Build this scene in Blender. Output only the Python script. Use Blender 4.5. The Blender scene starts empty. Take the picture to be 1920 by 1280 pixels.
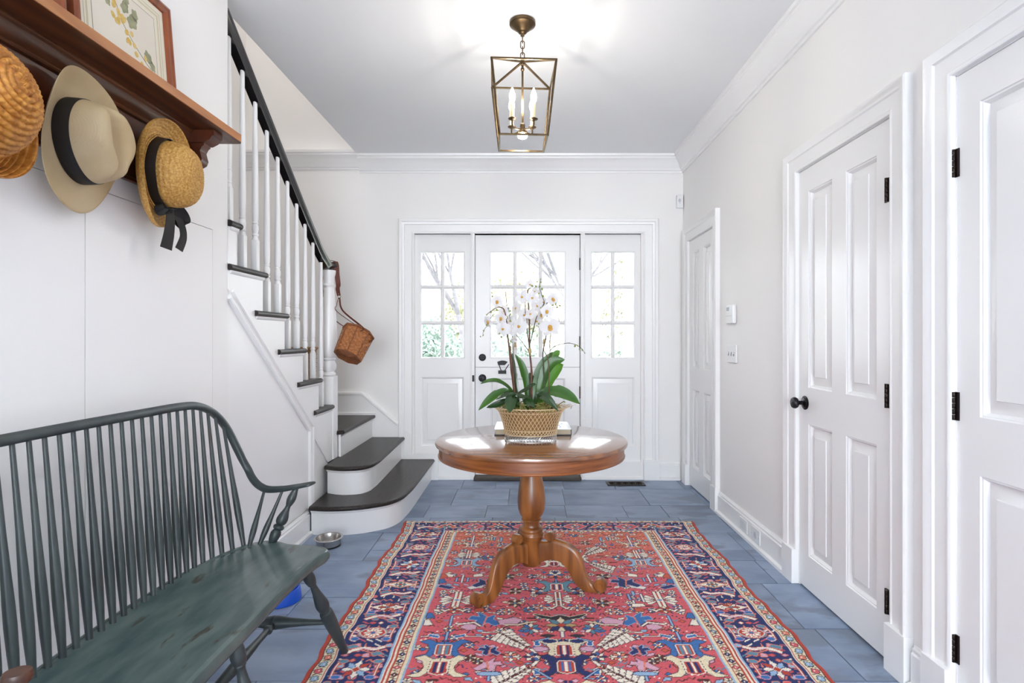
import bpy, bmesh, math, random
import numpy as np
from mathutils import Vector, Matrix, noise as mnoise
R_ = random.Random(7)
PI = math.pi
scene = bpy.context.scene
COL = scene.collection

# ------------------------------------------------------------------ camera, sky, lights, exposure
CAM_Z = 1.213
F = 1024.0
cam_d = bpy.data.cameras.new('camera')
cam_d.sensor_width = 36.0
cam_d.lens = 36.0 * F / 1920.0
cam_d.shift_x = -28.0 / 1920.0
cam_d.shift_y = -4.0 / 1920.0
cam_d.clip_start = 0.02
cam = bpy.data.objects.new('camera', cam_d)
cam.location = (0, 0, CAM_Z)
cam.rotation_euler = (PI / 2, 0, 0)
COL.objects.link(cam)
scene.camera = cam

world = bpy.data.worlds.new('overcast_sky')
scene.world = world
world.use_nodes = True
bg = world.node_tree.nodes['Background']
bg.inputs['Color'].default_value = (0.86, 0.93, 1.0, 1)
bg.inputs['Strength'].default_value = 6.6

def area(name, loc, rot, sx, sy, power, col):
    l = bpy.data.lights.new(name, 'AREA')
    l.shape = 'RECTANGLE'; l.size = sx; l.size_y = sy
    l.energy = power; l.color = col
    o = bpy.data.objects.new(name, l)
    o.location = loc; o.rotation_euler = rot
    COL.objects.link(o)
    return o
# added area light out of view, brightens the near part of the hall
f_ = area('hall_ceiling_fill', (0.15, 0.25, 2.74), (0, 0, 0), 1.1, 1.1, 10, (0.86, 0.93, 1.0))
f_.data.spread = math.radians(130)
# added area light inside the rear window opening, boosting daylight from behind the viewer
area('rear_daylight_fill', (0, -5.9, 1.42), (math.radians(96), 0, 0), 2.4, 2.4, 95, (.90, .95, 1.0))
# area light added under the upper ceiling to brighten the stairwell
area('upstairs_fill', (-1.95, 2.9, 5.0), (0, 0, 0), 0.8, 2.2, 13, (1.0, 0.98, 0.96))
# soft high sun behind thin cloud: it lights the garden, the house keeps it off the hall
sun_d = bpy.data.lights.new('sun', 'SUN'); sun_d.energy = 3.0; sun_d.angle = math.radians(25); sun_d.color = (1.0, .98, .94)
sun = bpy.data.objects.new('sun', sun_d); sun.rotation_euler = (math.radians(24), math.radians(-8), 0); COL.objects.link(sun)

scene.view_settings.view_transform = 'Standard'
scene.view_settings.look = 'None'
scene.view_settings.gamma = 1.0
scene.view_settings.use_curve_mapping = False
scene.view_settings.exposure = 0.40
scene.cycles.max_bounces = 10
scene.cycles.diffuse_bounces = 6
scene.cycles.transparent_max_bounces = 16
scene.cycles.use_denoising = True

# ------------------------------------------------------------------ helpers
def lin(c):
    c = c / 255.0
    return c / 12.92 if c <= 0.04045 else ((c + 0.055) / 1.055) ** 2.4
def rgb(r, g, b):
    return (lin(r), lin(g), lin(b), 1.0)

MATS = {}
def mat(name, col, rough=0.5, metal=0.0, col2=None, nscale=6.0, stretch=(1, 1, 1), bump=0.0, bscale=60.0,
        spec=0.5, coat=0.0, wave=None, wear=None, detail=4.0, randv=0.0, bdist=0.002, emit=None, estr=0.0, ramp=(0.35, 0.65)):
    """procedural surface: base colour mixed with a second one by noise (or wood rings), fine relief, optional wear patches"""
    m = bpy.data.materials.new(name); m.use_nodes = True
    nt = m.node_tree; N = nt.nodes; L = nt.links
    b = N['Principled BSDF']
    b.inputs['Base Color'].default_value = col
    b.inputs['Roughness'].default_value = rough
    b.inputs['Metallic'].default_value = metal
    b.inputs['Specular IOR Level'].default_value = spec
    b.inputs['Coat Weight'].default_value = coat
    b.inputs['Coat Roughness'].default_value = 0.12
    tc = N.new('ShaderNodeTexCoord'); mp = N.new('ShaderNodeMapping')
    mp.inputs['Scale'].default_value = stretch
    if randv:
        oi = N.new('ShaderNodeObjectInfo')
        cx = N.new('ShaderNodeVectorMath'); cx.operation = 'SCALE'
        cb = N.new('ShaderNodeCombineXYZ')
        for k in range(3): L.new(oi.outputs['Random'], cb.inputs[k])
        L.new(cb.outputs[0], cx.inputs[0]); cx.inputs['Scale'].default_value = 17.0
        L.new(cx.outputs[0], mp.inputs['Location'])
    L.new(tc.outputs['Object'], mp.inputs['Vector'])
    last = None
    if col2 is not None:
        nz = N.new('ShaderNodeTexNoise'); nz.inputs['Scale'].default_value = nscale; nz.inputs['Detail'].default_value = detail
        L.new(mp.outputs[0], nz.inputs['Vector'])
        fac = nz.outputs['Fac']
        if wave:
            wv = N.new('ShaderNodeTexWave'); wv.inputs['Scale'].default_value = wave[0]
            wv.inputs['Distortion'].default_value = wave[1]; wv.inputs['Detail'].default_value = 3.0
            wv.inputs['Detail Scale'].default_value = 1.2
            wv.bands_direction = wave[2] if len(wave) > 2 else 'X'
            L.new(mp.outputs[0], wv.inputs['Vector'])
            mm = N.new('ShaderNodeMath'); mm.operation = 'MULTIPLY_ADD'
            mm.inputs[1].default_value = 0.55; L.new(wv.outputs['Fac'], mm.inputs[0])
            m2 = N.new('ShaderNodeMath'); m2.operation = 'MULTIPLY'; m2.inputs[1].default_value = 0.45
            L.new(fac, m2.inputs[0]); L.new(m2.outputs[0], mm.inputs[2])
            fac = mm.outputs[0]
        rp = N.new('ShaderNodeValToRGB')
        rp.color_ramp.elements[0].position = ramp[0]; rp.color_ramp.elements[1].position = ramp[1]
        rp.color_ramp.elements[0].color = col; rp.color_ramp.elements[1].color = col2
        L.new(fac, rp.inputs[0]); last = rp.outputs[0]
    if wear:
        wc, wpos, wsc = wear[:3]
        n2 = N.new('ShaderNodeTexNoise'); n2.inputs['Scale'].default_value = wsc; n2.inputs['Detail'].default_value = 6.0
        L.new(mp.outputs[0], n2.inputs['Vector'])
        r2 = N.new('ShaderNodeValToRGB')
        r2.color_ramp.elements[0].position = wpos; r2.color_ramp.elements[1].position = wpos + 0.06
        L.new(n2.outputs['Fac'], r2.inputs[0])
        mx = N.new('ShaderNodeMix'); mx.data_type = 'RGBA'
        L.new(r2.outputs[0], mx.inputs['Factor'])
        if last: L.new(last, mx.inputs['A'])
        else: mx.inputs['A'].default_value = col
        mx.inputs['B'].default_value = wc
        last = mx.outputs['Result']
    if randv:
        hs = N.new('ShaderNodeHueSaturation')
        mr = N.new('ShaderNodeMapRange'); mr.inputs['To Min'].default_value = 1 - randv; mr.inputs['To Max'].default_value = 1 + randv
        L.new(oi.outputs['Random'], mr.inputs['Value']); L.new(mr.outputs[0], hs.inputs['Value'])
        if last: L.new(last, hs.inputs['Color'])
        else: hs.inputs['Color'].default_value = col
        last = hs.outputs[0]
    if last: L.new(last, b.inputs['Base Color'])
    if bump:
        n3 = N.new('ShaderNodeTexNoise'); n3.inputs['Scale'].default_value = bscale; n3.inputs['Detail'].default_value = 3.0
        L.new(mp.outputs[0], n3.inputs['Vector'])
        bp = N.new('ShaderNodeBump'); bp.inputs['Strength'].default_value = bump; bp.inputs['Distance'].default_value = bdist
        L.new(n3.outputs['Fac'], bp.inputs['Height']); L.new(bp.outputs[0], b.inputs['Normal'])
    if emit:
        b.inputs['Emission Color'].default_value = emit; b.inputs['Emission Strength'].default_value = estr
    MATS[name] = m
    return m

def unit(v):
    return Vector(v).normalized()

class MB:
    """collects shapes in world coordinates; build() links them as ONE mesh object"""
    def __init__(s): s.v = []; s.f = []; s.mi = []; s.wn = False
    def add(s, vs, fs, mi=0):
        o = len(s.v); s.v += [tuple(p) for p in vs]
        for f in fs: s.f.append(tuple(i + o for i in f)); s.mi.append(mi)
        return s
    def box(s, x0, x1, y0, y1, z0, z1, bev=0.0, mi=0, M=None):
        if bev <= 0:
            vs = [(x, y, z) for x in (x0, x1) for y in (y0, y1) for z in (z0, z1)]
            fs = [(0, 1, 3, 2), (4, 6, 7, 5), (0, 4, 5, 1), (2, 3, 7, 6), (0, 2, 6, 4), (1, 5, 7, 3)]
        else:
            s.wn = True
            bm = bmesh.new(); bmesh.ops.create_cube(bm, size=1.0)
            for q in bm.verts:
                q.co = Vector((x0 + (q.co.x + .5) * (x1 - x0), y0 + (q.co.y + .5) * (y1 - y0), z0 + (q.co.z + .5) * (z1 - z0)))
            bmesh.ops.bevel(bm, geom=list(bm.edges), offset=bev, segments=2, profile=0.5, affect='EDGES')
            bm.verts.index_update()
            vs = [tuple(q.co) for q in bm.verts]; fs = [tuple(q.index for q in f.verts) for f in bm.faces]
            bm.free()
        if M is not None: vs = [M @ Vector(p) for p in vs]
        return s.add(vs, fs, mi)
    def prism(s, poly, to3, h0, h1, mi=0):
        """closed polygon (u,v) extruded from h0 to h1 through to3(u,v,h)"""
        n = len(poly)
        vs = [to3(u, v, h0) for u, v in poly] + [to3(u, v, h1) for u, v in poly]
        fs = [tuple(range(n))[::-1], tuple(range(n, 2 * n))] + [(i, (i + 1) % n, n + (i + 1) % n, n + i) for i in range(n)]
        return s.add(vs, fs, mi)
    def lathe(s, prof, M=None, seg=24, mi=0, cap=True, a0=0.0, a1=2 * PI, sx=1.0, sy=1.0):
        """profile [(r,z)...] turned about local z; M places it"""
        full = abs(a1 - a0 - 2 * PI) < 1e-6
        na = seg if full else seg + 1
        vs = []
        for r, z in prof:
            for k in range(na):
                a = a0 + (a1 - a0) * k / seg
                p = Vector((r * math.cos(a) * sx, r * math.sin(a) * sy, z))
                vs.append(M @ p if M is not None else p)
        fs = []
        for i in range(len(prof) - 1):
            for k in range(seg):
                k2 = (k + 1) % na if full else k + 1
                fs.append((i * na + k, i * na + k2, (i + 1) * na + k2, (i + 1) * na + k))
        if cap and full:
            if prof[0][0] > 1e-5: fs.append(tuple(range(na))[::-1])
            if prof[-1][0] > 1e-5: fs.append(tuple(range((len(prof) - 1) * na, len(prof) * na)))
        return s.add(vs, fs, mi)
    def tube(s, pts, rad, seg=8, mi=0, closed=False, sq=None, up=None):
        """tube along points; rad number or list; sq=(a,b) makes an elliptical section"""
        pts = [Vector(p) for p in pts]; n = len(pts)
        rr = rad if isinstance(rad, (list, tuple)) else [rad] * n
        ref = None; vs = []; fs = []
        for i in range(n):
            if closed: t = pts[(i + 1) % n] - pts[i - 1]
            else: t = pts[min(i + 1, n - 1)] - pts[max(i - 1, 0)]
            t = t.normalized() if t.length > 1e-9 else Vector((0, 0, 1))
            if ref is None:
                u0 = Vector(up) if up else (Vector((0, 0, 1)) if abs(t.z) < 0.9 else Vector((1, 0, 0)))
                ref = u0
            if up: ref = Vector(up)
            a = ref - t * ref.dot(t)
            if a.length < 1e-6: a = t.orthogonal()
            a.normalize(); b = t.cross(a); ref = a
            sa, sb = sq if sq else (1, 1)
            for k in range(seg):
                q = 2 * PI * k / seg
                vs.append(pts[i] + a * (math.cos(q) * rr[i] * sa) + b * (math.sin(q) * rr[i] * sb))
        for i in range(n if closed else n - 1):
            j = (i + 1) % n
            for k in range(seg):
                k2 = (k + 1) % seg
                fs.append((i * seg + k, i * seg + k2, j * seg + k2, j * seg + k))
        if not closed:
            fs.append(tuple(range(seg))[::-1]); fs.append(tuple(range((n - 1) * seg, n * seg)))
        return s.add(vs, fs, mi)
    def strip(s, pts, prof, to3, closed=False, cap=True, mi=0):
        """moulding: profile [(d,h)...] swept along a polyline (u,v) with mitred corners; d is offset to the left of the path"""
        n = len(pts); m = len(prof); vs = []
        P = [Vector((p[0], p[1])) for p in pts]
        for i in range(n):
            def nrm(a, b):
                d = (b - a).normalized(); return Vector((-d.y, d.x))
            if closed or 0 < i < n - 1:
                n1 = nrm(P[i - 1], P[i]); n2 = nrm(P[i], P[(i + 1) % n])
                q = (n1 + n2); q = q / max(q.length_squared, 1e-9) * 2
            elif i == 0: q = nrm(P[0], P[1])
            else: q = nrm(P[-2], P[-1])
            for d, h in prof: vs.append(to3(P[i].x + q.x * d, P[i].y + q.y * d, h))
        fs = []
        for i in range(n if closed else n - 1):
            j = (i + 1) % n
            for k in range(m - 1): fs.append((i * m + k, j * m + k, j * m + k + 1, i * m + k + 1))
        if cap and not closed:
            fs.append(tuple(range(m))); fs.append(tuple(range((n - 1) * m, n * m))[::-1])
        return s.add(vs, fs, mi)
    def grid(s, fn, nu, nv, mi=0, wrap_u=False):
        vs = [fn(i / nu, j / nv) for j in range(nv + 1) for i in range(nu if wrap_u else nu + 1)]
        w = nu if wrap_u else nu + 1; fs = []
        for j in range(nv):
            for i in range(nu):
                i2 = (i + 1) % w
                fs.append((j * w + i, j * w + i2, (j + 1) * w + i2, (j + 1) * w + i))
        return s.add(vs, fs, mi)
    def mesh(s, name, mats, origin=(0, 0, 0), sharp=38.0):
        me = bpy.data.meshes.new(name)
        o = Vector(origin)
        me.from_pydata([tuple(Vector(p) - o) for p in s.v], [], s.f)
        mats = mats if isinstance(mats, (list, tuple)) else [mats]
        for q in mats: me.materials.append(q)
        if len(mats) > 1: me.polygons.foreach_set('material_index', s.mi)
        bm = bmesh.new(); bm.from_mesh(me)
        bmesh.ops.recalc_face_normals(bm, faces=bm.faces)
        lim = math.radians(sharp)
        for e in bm.edges:
            if len(e.link_faces) == 2: e.smooth = e.calc_face_angle(0.0) < lim
        for f in bm.faces: f.smooth = True
        bm.to_mesh(me); bm.free()
        return me
    def build(s, name, mats, parent=None, origin=None, sharp=38.0, **tags):
        a = np.array(s.v, dtype=float)
        if origin is None:
            origin = tuple((a.min(0) + a.max(0)) / 2)
        me = s.mesh(name, mats, origin, sharp)
        o = link(name, me, origin, parent, **tags)
        if s.wn: w = o.modifiers.new('even_shading', 'WEIGHTED_NORMAL'); w.keep_sharp = True
        return o

def wloc(o):
    v = Vector((0, 0, 0))
    while o is not None: v += o.location; o = o.parent
    return v
def link(name, data, loc, parent=None, rot=None, **tags):
    o = bpy.data.objects.new(name, data); COL.objects.link(o)
    if parent is not None:
        o.parent = parent; o.location = Vector(loc) - wloc(parent)
    else: o.location = loc
    if rot is not None: o.rotation_euler = rot
    for k, q in tags.items(): o[k] = q
    return o
def thing(name, label, category, loc, group=None, **tags):
    o = bpy.data.objects.new(name, None); COL.objects.link(o)
    o.empty_display_size = 0.05; o.location = loc
    o['label'] = label; o['category'] = category
    if group: o['group'] = group
    for k, q in tags.items(): o[k] = q
    return o
def struct(name, label, category, loc):
    return thing(name, label, category, loc, kind='structure')
def align(p0, p1):
    """matrix taking local +z (unit length) from p0 towards p1"""
    p0 = Vector(p0); d = Vector(p1) - p0
    return Matrix.Translation(p0) @ d.to_track_quat('Z', 'Y').to_matrix().to_4x4()
def catmull(pts, n=6):
    P = [Vector(p) for p in pts]; P = [P[0] * 2 - P[1]] + P + [P[-1] * 2 - P[-2]]
    out = []
    for i in range(1, len(P) - 2):
        for k in range(n):
            t = k / n; a, b, c, d = P[i - 1], P[i], P[i + 1], P[i + 2]
            out.append(0.5 * ((2 * b) + (c - a) * t + (2 * a - 5 * b + 4 * c - d) * t * t + (3 * b - a - 3 * c + d) * t ** 3))
    out.append(P[-2]); return out
def on_x(px, py, X):
    """photo pixel -> point on the plane x = X"""
    Y = X * F / (px - 988.0); return (X, Y, CAM_Z + (636.0 - py) * Y / F)
def on_y(px, py, Y):
    return ((px - 988.0) * Y / F, Y, CAM_Z + (636.0 - py) * Y / F)
def on_z(px, py, Z):
    Y = (CAM_Z - Z) * F / (py - 636.0); return ((px - 988.0) * Y / F, Y, Z)

# ------------------------------------------------------------------ materials
M_wall = mat('wall_paint', rgb(245, 243, 241), 0.55, bump=0.04, bscale=180, spec=0.3)
M_trim = mat('trim_paint', rgb(246, 245, 244), 0.28, spec=0.5)
M_door = mat('door_paint', rgb(245, 244, 243), 0.25, spec=0.5)
M_ceil = mat('ceiling_paint', rgb(246, 247, 248), 0.8, spec=0.1)
M_black = mat('black_iron', rgb(24, 22, 24), 0.38, 0.4, spec=0.5)
M_bronze = mat('dark_bronze', rgb(44, 34, 30), 0.4, 0.7)
M_gap = mat('dark_gap', rgb(20, 20, 20), 0.9)
M_tile = mat('slate_tile', rgb(116, 133, 158), 0.42, col2=rgb(146, 161, 184), nscale=3.2, stretch=(1.0, 1.8, 1), bump=0.35, bscale=24,
             bdist=0.003, detail=8, randv=0.10, wear=(rgb(118, 130, 148), 0.58, 2.3), spec=0.45)
M_grout = mat('grout', rgb(146, 148, 150), 0.9)
M_tread = mat('ebony_stained_oak', rgb(30, 26, 25), 0.36, col2=rgb(56, 49, 46), nscale=9, stretch=(14, 1, 14), bump=0.15, bscale=14, spec=0.32)
M_rail = mat('dark_handrail', rgb(26, 24, 26), 0.18, spec=0.6, coat=0.5)
M_glass = mat('window_glass', (1, 1, 1, 1), 0.0)
def glassify(m):
    nt = m.node_tree; N = nt.nodes; L = nt.links
    out = N['Material Output']
    tr = N.new('ShaderNodeBsdfTransparent'); gl = N.new('ShaderNodeBsdfGlossy'); gl.inputs['Roughness'].default_value = 0.02
    fr = N.new('ShaderNodeFresnel'); fr.inputs['IOR'].default_value = 1.35
    mx = N.new('ShaderNodeMixShader'); L.new(fr.outputs[0], mx.inputs[0]); L.new(tr.outputs[0], mx.inputs[1]); L.new(gl.outputs[0], mx.inputs[2])
    L.new(mx.outputs[0], out.inputs['Surface'])
glassify(M_glass)
# ------------------------------------------------------------------ room shell
XR, XL, YB, YR, ZC = 1.352, -1.365, 4.73, -6.0, 2.79   # right wall, left wall, front-door wall, rear wall, ceiling
XS = -2.435                                           # stairwell side wall
ZT = 5.1                                              # top of the stairwell
XO = -1.445                                           # edge of the ceiling along the stair opening

floor = struct('floor', 'blue grey slate tiles laid in staggered rows over the hall floor', 'floor', (0, 1.2, 0))
g = MB(); g.box(XS - .1, XR + .12, YR - .1, YB + .15, -0.10, -0.006); g.build('grout_bed', M_grout, floor)
rows = [-6.0, -5.5, -5.0, -4.4, -3.8, -3.2, -2.4, -1.98, -1.56, -1.28, -.86, -.44, -.16, .26, .54, .96, 1.24, 1.66, 1.94, 2.29, 2.714, 2.996, 3.43, 3.72, 3.99, 4.43, 4.76]
rt = random.Random(3)
gp = 0.0035
def tile(x0, x1, y0, y1):
    b = MB(); z = rt.uniform(-.0012, .0012)
    b.box(x0 + gp / 2, x1 - gp / 2, y0 + gp / 2, y1 - gp / 2, -0.012, z, bev=0.0018)
    b.build('tile', M_tile, floor)
for i in range(len(rows) - 1):
    y0, y1 = rows[i], rows[i + 1]
    xlo, xhi = (XL + 0.01, XR + .09) if y1 > 0 else (XL, XR)
    x = xlo - rt.uniform(0, .35); big = i % 2
    while x < xhi:
        w = rt.choice([.42, .42, .62, .28] if y1 - y0 > .35 else [.28, .42, .42, .56])
        x0, x1 = max(x, xlo), min(x + w, xhi)
        if xhi - x1 < .06: x1 = xhi
        if x1 - x0 > .05:
            if y1 - y0 > .4 and rt.random() < .35:
                ym = y0 + (y1 - y0) * rt.choice([.34, .66])
                tile(x0, x1, y0, ym); tile(x0, x1, ym, y1)
            else: tile(x0, x1, y0, y1)
        x += w
        if x1 == xhi: break

def slab(name, boxes, m, **k):
    b = MB()
    for q in boxes: b.box(*q)
    return b.build(name, m, kind='structure', **k)
# door openings: (y0, y1, ztop)
D2 = (3.93, 4.545, 2.03); D3 = (2.014, 2.716, 2.043); D4 = (1.01, 1.722, 2.043)
slab('ceiling', [(XO, XR + .12, YR - .1, YB + .12, ZC, ZC + .12), (XS - .1, XO, YR - .1, 2.42, ZC, ZC + .12)], M_ceil,
     label='smooth pale painted ceiling ending at the open stairwell', category='ceiling')
slab('ceiling_upper', [(XS - .1, XO + .4, 0.5, YB + .12, ZT, ZT + .1)], M_ceil, label='upper ceiling high above the stairwell', category='ceiling')
slab('wall_right', [(XR, XR + .12, YR, D4[0], 0, ZC), (XR, XR + .12, D4[0], D4[1], D4[2], ZC), (XR, XR + .12, D4[1], D3[0], 0, ZC),
                    (XR, XR + .12, D3[0], D3[1], D3[2], ZC), (XR, XR + .12, D3[1], D2[0], 0, ZC), (XR, XR + .12, D2[0], D2[1], D2[2], ZC),
                    (XR, XR + .12, D2[1], YB + .12, 0, ZC)], M_wall, label='white right hand wall holding three panelled doors', category='wall')
# dark cupboards behind the doors are closed off by the door leaves themselves
FX0, FX1, FZ = -0.975, 0.988, 2.128
slab('wall_back', [(XS - .1, FX0, YB, YB + .12, 0, ZT), (FX1, XR, YB, YB + .12, 0, ZT), (FX0, FX1, YB, YB + .12, FZ, ZT)], M_wall,
     label='white end wall around the glazed front door', category='wall')
slab('wall_stair', [(XS - .1, XS, 0.5, YB, 0, ZT)], M_wall, label='white side wall of the stairwell behind the balusters', category='wall')
slab('wall_upper', [(XO, XO + .12, 0.6, YB, ZC + .12, ZT), (XS, XO + .12, .5, .6, ZC + .12, ZT)], M_wall, label='upper wall above the ceiling edge of the stairwell', category='wall')
# left wall with two flush cupboard doors (3 mm shadow gap)
C0, C1, C2, CZ0, CZ1 = 1.0, 1.688, 2.373, 0.165, 1.69
slab('wall_left', [(XL - .12, XL, YR, C0, 0, ZC), (XL - .12, XL, C2, 2.49, 0, ZC), (XL - .12, XL, C0, C2, CZ1, ZC), (XL - .12, XL, C0, C2, 0, CZ0),
                   (XL - .12, XL - .045, C0, C2, CZ0, CZ1)], M_wall, label='white left hand wall behind the hat shelf and the bench', category='wall')
for n, (a, b_) in ((5, (C0, C1)), (6, (C1, C2))):
    q = MB(); q.box(XL - .03, XL, a + .0016, b_ - .0016, CZ0 + .0016, CZ1 - .0025, bev=.0008)
    q.build('door_%d' % n, M_wall, kind='structure', category='door',
            label='flush white cupboard door under the hats, %s the thin vertical gap' % ('near side of' if n == 5 else 'stair side of'))
    q = MB(); q.box(XL - .044, XL - .032, a, b_, CZ0, CZ1); q.build('trim_%d' % (20 + n), M_gap, kind='structure')  # dark sheet set behind the leaf in place of shade in the gap
# wall under the stairs
def DIAG(y): return 1.405 - .815 * (y - 2.482)        # line of the sloping moulding
XU = XL - .006
b = MB(); b.prism([(2.49, 0), (3.76, 0), (3.76, .372), (2.49, 1.46)], lambda u, v, h: (h, u, v), XU - .1, XU)
b.build('wall_under_stair', M_trim, kind='structure', label='white panelled wall below the stair string', category='wall')
slab('wall_rear', [(XL - .12, -1.25, YR - .12, YR, 0, ZC), (1.25, XR + .12, YR - .12, YR, 0, ZC), (-1.25, 1.25, YR - .12, YR, 0, .15), (-1.25, 1.25, YR - .12, YR, 2.7, ZC)], M_wall,
     label='rear wall with a wide window, behind the viewer', category='wall')
slab('wall_rear_stair', [(XS - .1, XL - .12, .4, .5, 0, ZT)], M_wall, label='wall closing the space under the stairs', category='wall')

# ---- mouldings
crown_prof = [(0.0, -.14), (.012, -.14), (.014, -.125), (.026, -.122), (.030, -.108), (.040, -.10), (.05, -.075), (.068, -.05), (.088, -.036), (.09, -.022), (.101, -.018), (.105, 0.0), (0, 0)]
b = MB()   # end wall, then right wall, mitred; path runs so that the room is on its left
b.strip([(XR, YR), (XR, YB), (XO, YB)], crown_prof, lambda u, v, h: (u, v, ZC + h))
b.build('trim_1', M_trim, kind='structure', label='white crown moulding along the right and end walls', category='moulding')
b = MB()
b.strip([(XO, YB), (XS, YB)], crown_prof, lambda u, v, h: (u, v, ZC + .03 + h))
b.build('trim_2', M_trim, kind='structure', label='crown moulding running on into the stairwell', category='moulding')
base_prof = [(0, .15), (.006, .15), (.008, .143), (.013, .139), (.013, .128), (.018, .122), (.018, .024), (.036, .018), (.036, .006), (.036, 0), (0, 0)]
def baseboard(name, pts, label):
    b = MB(); b.strip(pts, base_prof, lambda u, v, h: (u, v, h))
    return b.build(name, M_trim, kind='structure', label=label, category='baseboard')
baseboard('baseboard_right', [(XR, D3[1] + .115), (XR, D2[0] - .115)], 'white baseboard with two outlets between the far and middle doors')
baseboard('baseboard_right_near', [(XR, D4[1] + .115), (XR, D3[0] - .115)], 'short white baseboard between the two near doors')
baseboard('baseboard_right_rear', [(XR, YR), (XR, D4[0] - .115)], 'white baseboard on the right wall nearest the viewer')
baseboard('baseboard_back', [(XR - .03, YB), (1.135, YB)], 'short white baseboard right of the front door')
baseboard('baseboard_left', [(XL, 3.395), (XL, YR)], 'white baseboard along the left wall below the bench')

# casing moulding of the right wall doors: d = outward across the board, h = proud of the wall
cas = [(0, 0), (0, .016), (.006, .02), (.012, .02), (.016, .016), (.03, .0175), (.062, .02), (.068, .026), (.078, .027), (.084, .032), (.098, .034), (.104, .03), (.104, 0)]
def casing(name, y0, y1, zt, label):
    b = MB()
    b.strip([(y0, .17), (y0, zt), (y1, zt), (y1, .17)], cas, lambda u, v, h: (XR - h, u, v))
    for yy, s in ((y0, -1), (y1, 1)):
        a, c = sorted((yy - s * .002, yy + s * .107))
        b.box(XR - .037, XR, a, c, 0, .172, bev=.003)
    # jamb lining
    b.box(XR, XR + .12, y0 - .0, y0 + .004, 0, zt); b.box(XR, XR + .12, y1 - .004, y1, 0, zt); b.box(XR, XR + .12, y0, y1, zt - .004, zt)
    return b.build(name, M_trim, kind='structure', label=label, category='door trim')
casing('trim_3', *D2, label='white casing around the narrow far door')
casing('trim_4', *D3, label='white casing around the middle door with black knob')
casing('trim_5', *D4, label='white casing around the door nearest the viewer')

# ---- panelled door leaves
def panel_leaf(name, W, H, T, holes, glazed, to3, parent, m=M_door, panes=None):
    """leaf with moulded openings: holes=[(u0,u1,v0,v1)] get raised panels; glazed=[(u0,u1,v0,v1,cols,rows)] get muntins and panes"""
    us = sorted({0, W} | {q for h in holes + [g[:4] for g in glazed] for q in h[:2]})
    vs_ = sorted({0, H} | {q for h in holes + [g[:4] for g in glazed] for q in h[2:4]})
    def inside(u, v): return any(h[0] < u < h[1] and h[2] < v < h[3] for h in holes + [g[:4] for g in glazed])
    b = MB()
    for i in range(len(us) - 1):
        for j in range(len(vs_) - 1):
            if not inside((us[i] + us[i + 1]) / 2, (vs_[j] + vs_[j + 1]) / 2):
                for h in (0.0, -T):
                    b.add([to3(us[i], vs_[j], h), to3(us[i + 1], vs_[j], h), to3(us[i + 1], vs_[j + 1], h), to3(us[i], vs_[j + 1], h)], [(0, 1, 2, 3)])
    P = [(0, 0), (W, 0), (W, H), (0, H)]
    for k in range(4):
        (a, c), (d, e) = P[k], P[(k + 1) % 4]
        b.add([to3(a, c, 0), to3(d, e, 0), to3(d, e, -T), to3(a, c, -T)], [(0, 1, 2, 3)])
    def ring(q, prof):
        u0, u1, v0, v1 = q
        b.strip([(u0, v0), (u1, v0), (u1, v1), (u0, v1)], prof, to3, closed=True)
    for h in holes: ring(h, [(0, 0), (.003, -.004), (.007, -.005), (.013, -.015), (.016, -.019)])
    for q in glazed:
        ring(q[:4], [(0, 0), (.004, -.005), (.009, -.006), (.012, -.014), (.012, -T + .014), (.009, -T + .006), (0, -T)])
    leaf = b.build(name, m, parent)
    for (u0, u1, v0, v1) in holes:
        p = MB(); e = .0135
        st = [(0, -.0185), (.003, -.0185), (.040, -.0055), (.042, -.002)]
        a = (u0 + e, u1 - e, v0 + e, v1 - e)
        pts = [(a[0], a[2]), (a[1], a[2]), (a[1], a[3]), (a[0], a[3])]
        p.strip(pts, [(0, -T + .006)] + st, to3, closed=True)
        k = .042
        p.add([to3(a[0] + k, a[2] + k, -.002), to3(a[1] - k, a[2] + k, -.002), to3(a[1] - k, a[3] - k, -.002), to3(a[0] + k, a[3] - k, -.002)], [(0, 1, 2, 3)])
        p.build('panel', m, leaf)
    for (u0, u1, v0, v1, nc, nr) in glazed:
        w = .033; e = .012
        U0, U1, V0, V1 = u0 + e, u1 - e, v0 + e, v1 - e
        pw = (U1 - U0 - w * (nc - 1)) / nc; ph = (V1 - V0 - w * (nr - 1)) / nr
        mb = MB()
        mp = [(-w / 2, -T + .012), (-w / 2, -.014), (-.006, -.008), (-.003, -.006), (.003, -.006), (.006, -.008), (w / 2, -.014), (w / 2, -T + .012)]
        for i in range(1, nc):
            u = U0 + i * pw + (i - .5) * w
            mb.strip([(u, V0), (u, V1)], mp, to3)
        for j in range(1, nr):
            v = V0 + j * ph + (j - .5) * w
            mb.strip([(U0, v), (U1, v)], mp, to3)
        mb.build('muntin_bars', m, leaf)
        for i in range(nc):
            for j in range(nr):
                a0 = U0 + i * (pw + w) - .004; b0 = V0 + j * (ph + w) - .004
                g = MB()
                P = [(a0, b0), (a0 + pw + .008, b0), (a0 + pw + .008, b0 + ph + .008), (a0, b0 + ph + .008)]
                g.prism(P, to3, -T / 2 - .002, -T / 2 + .002)
                g.build('pane', M_glass, leaf)
    return leaf

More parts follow.
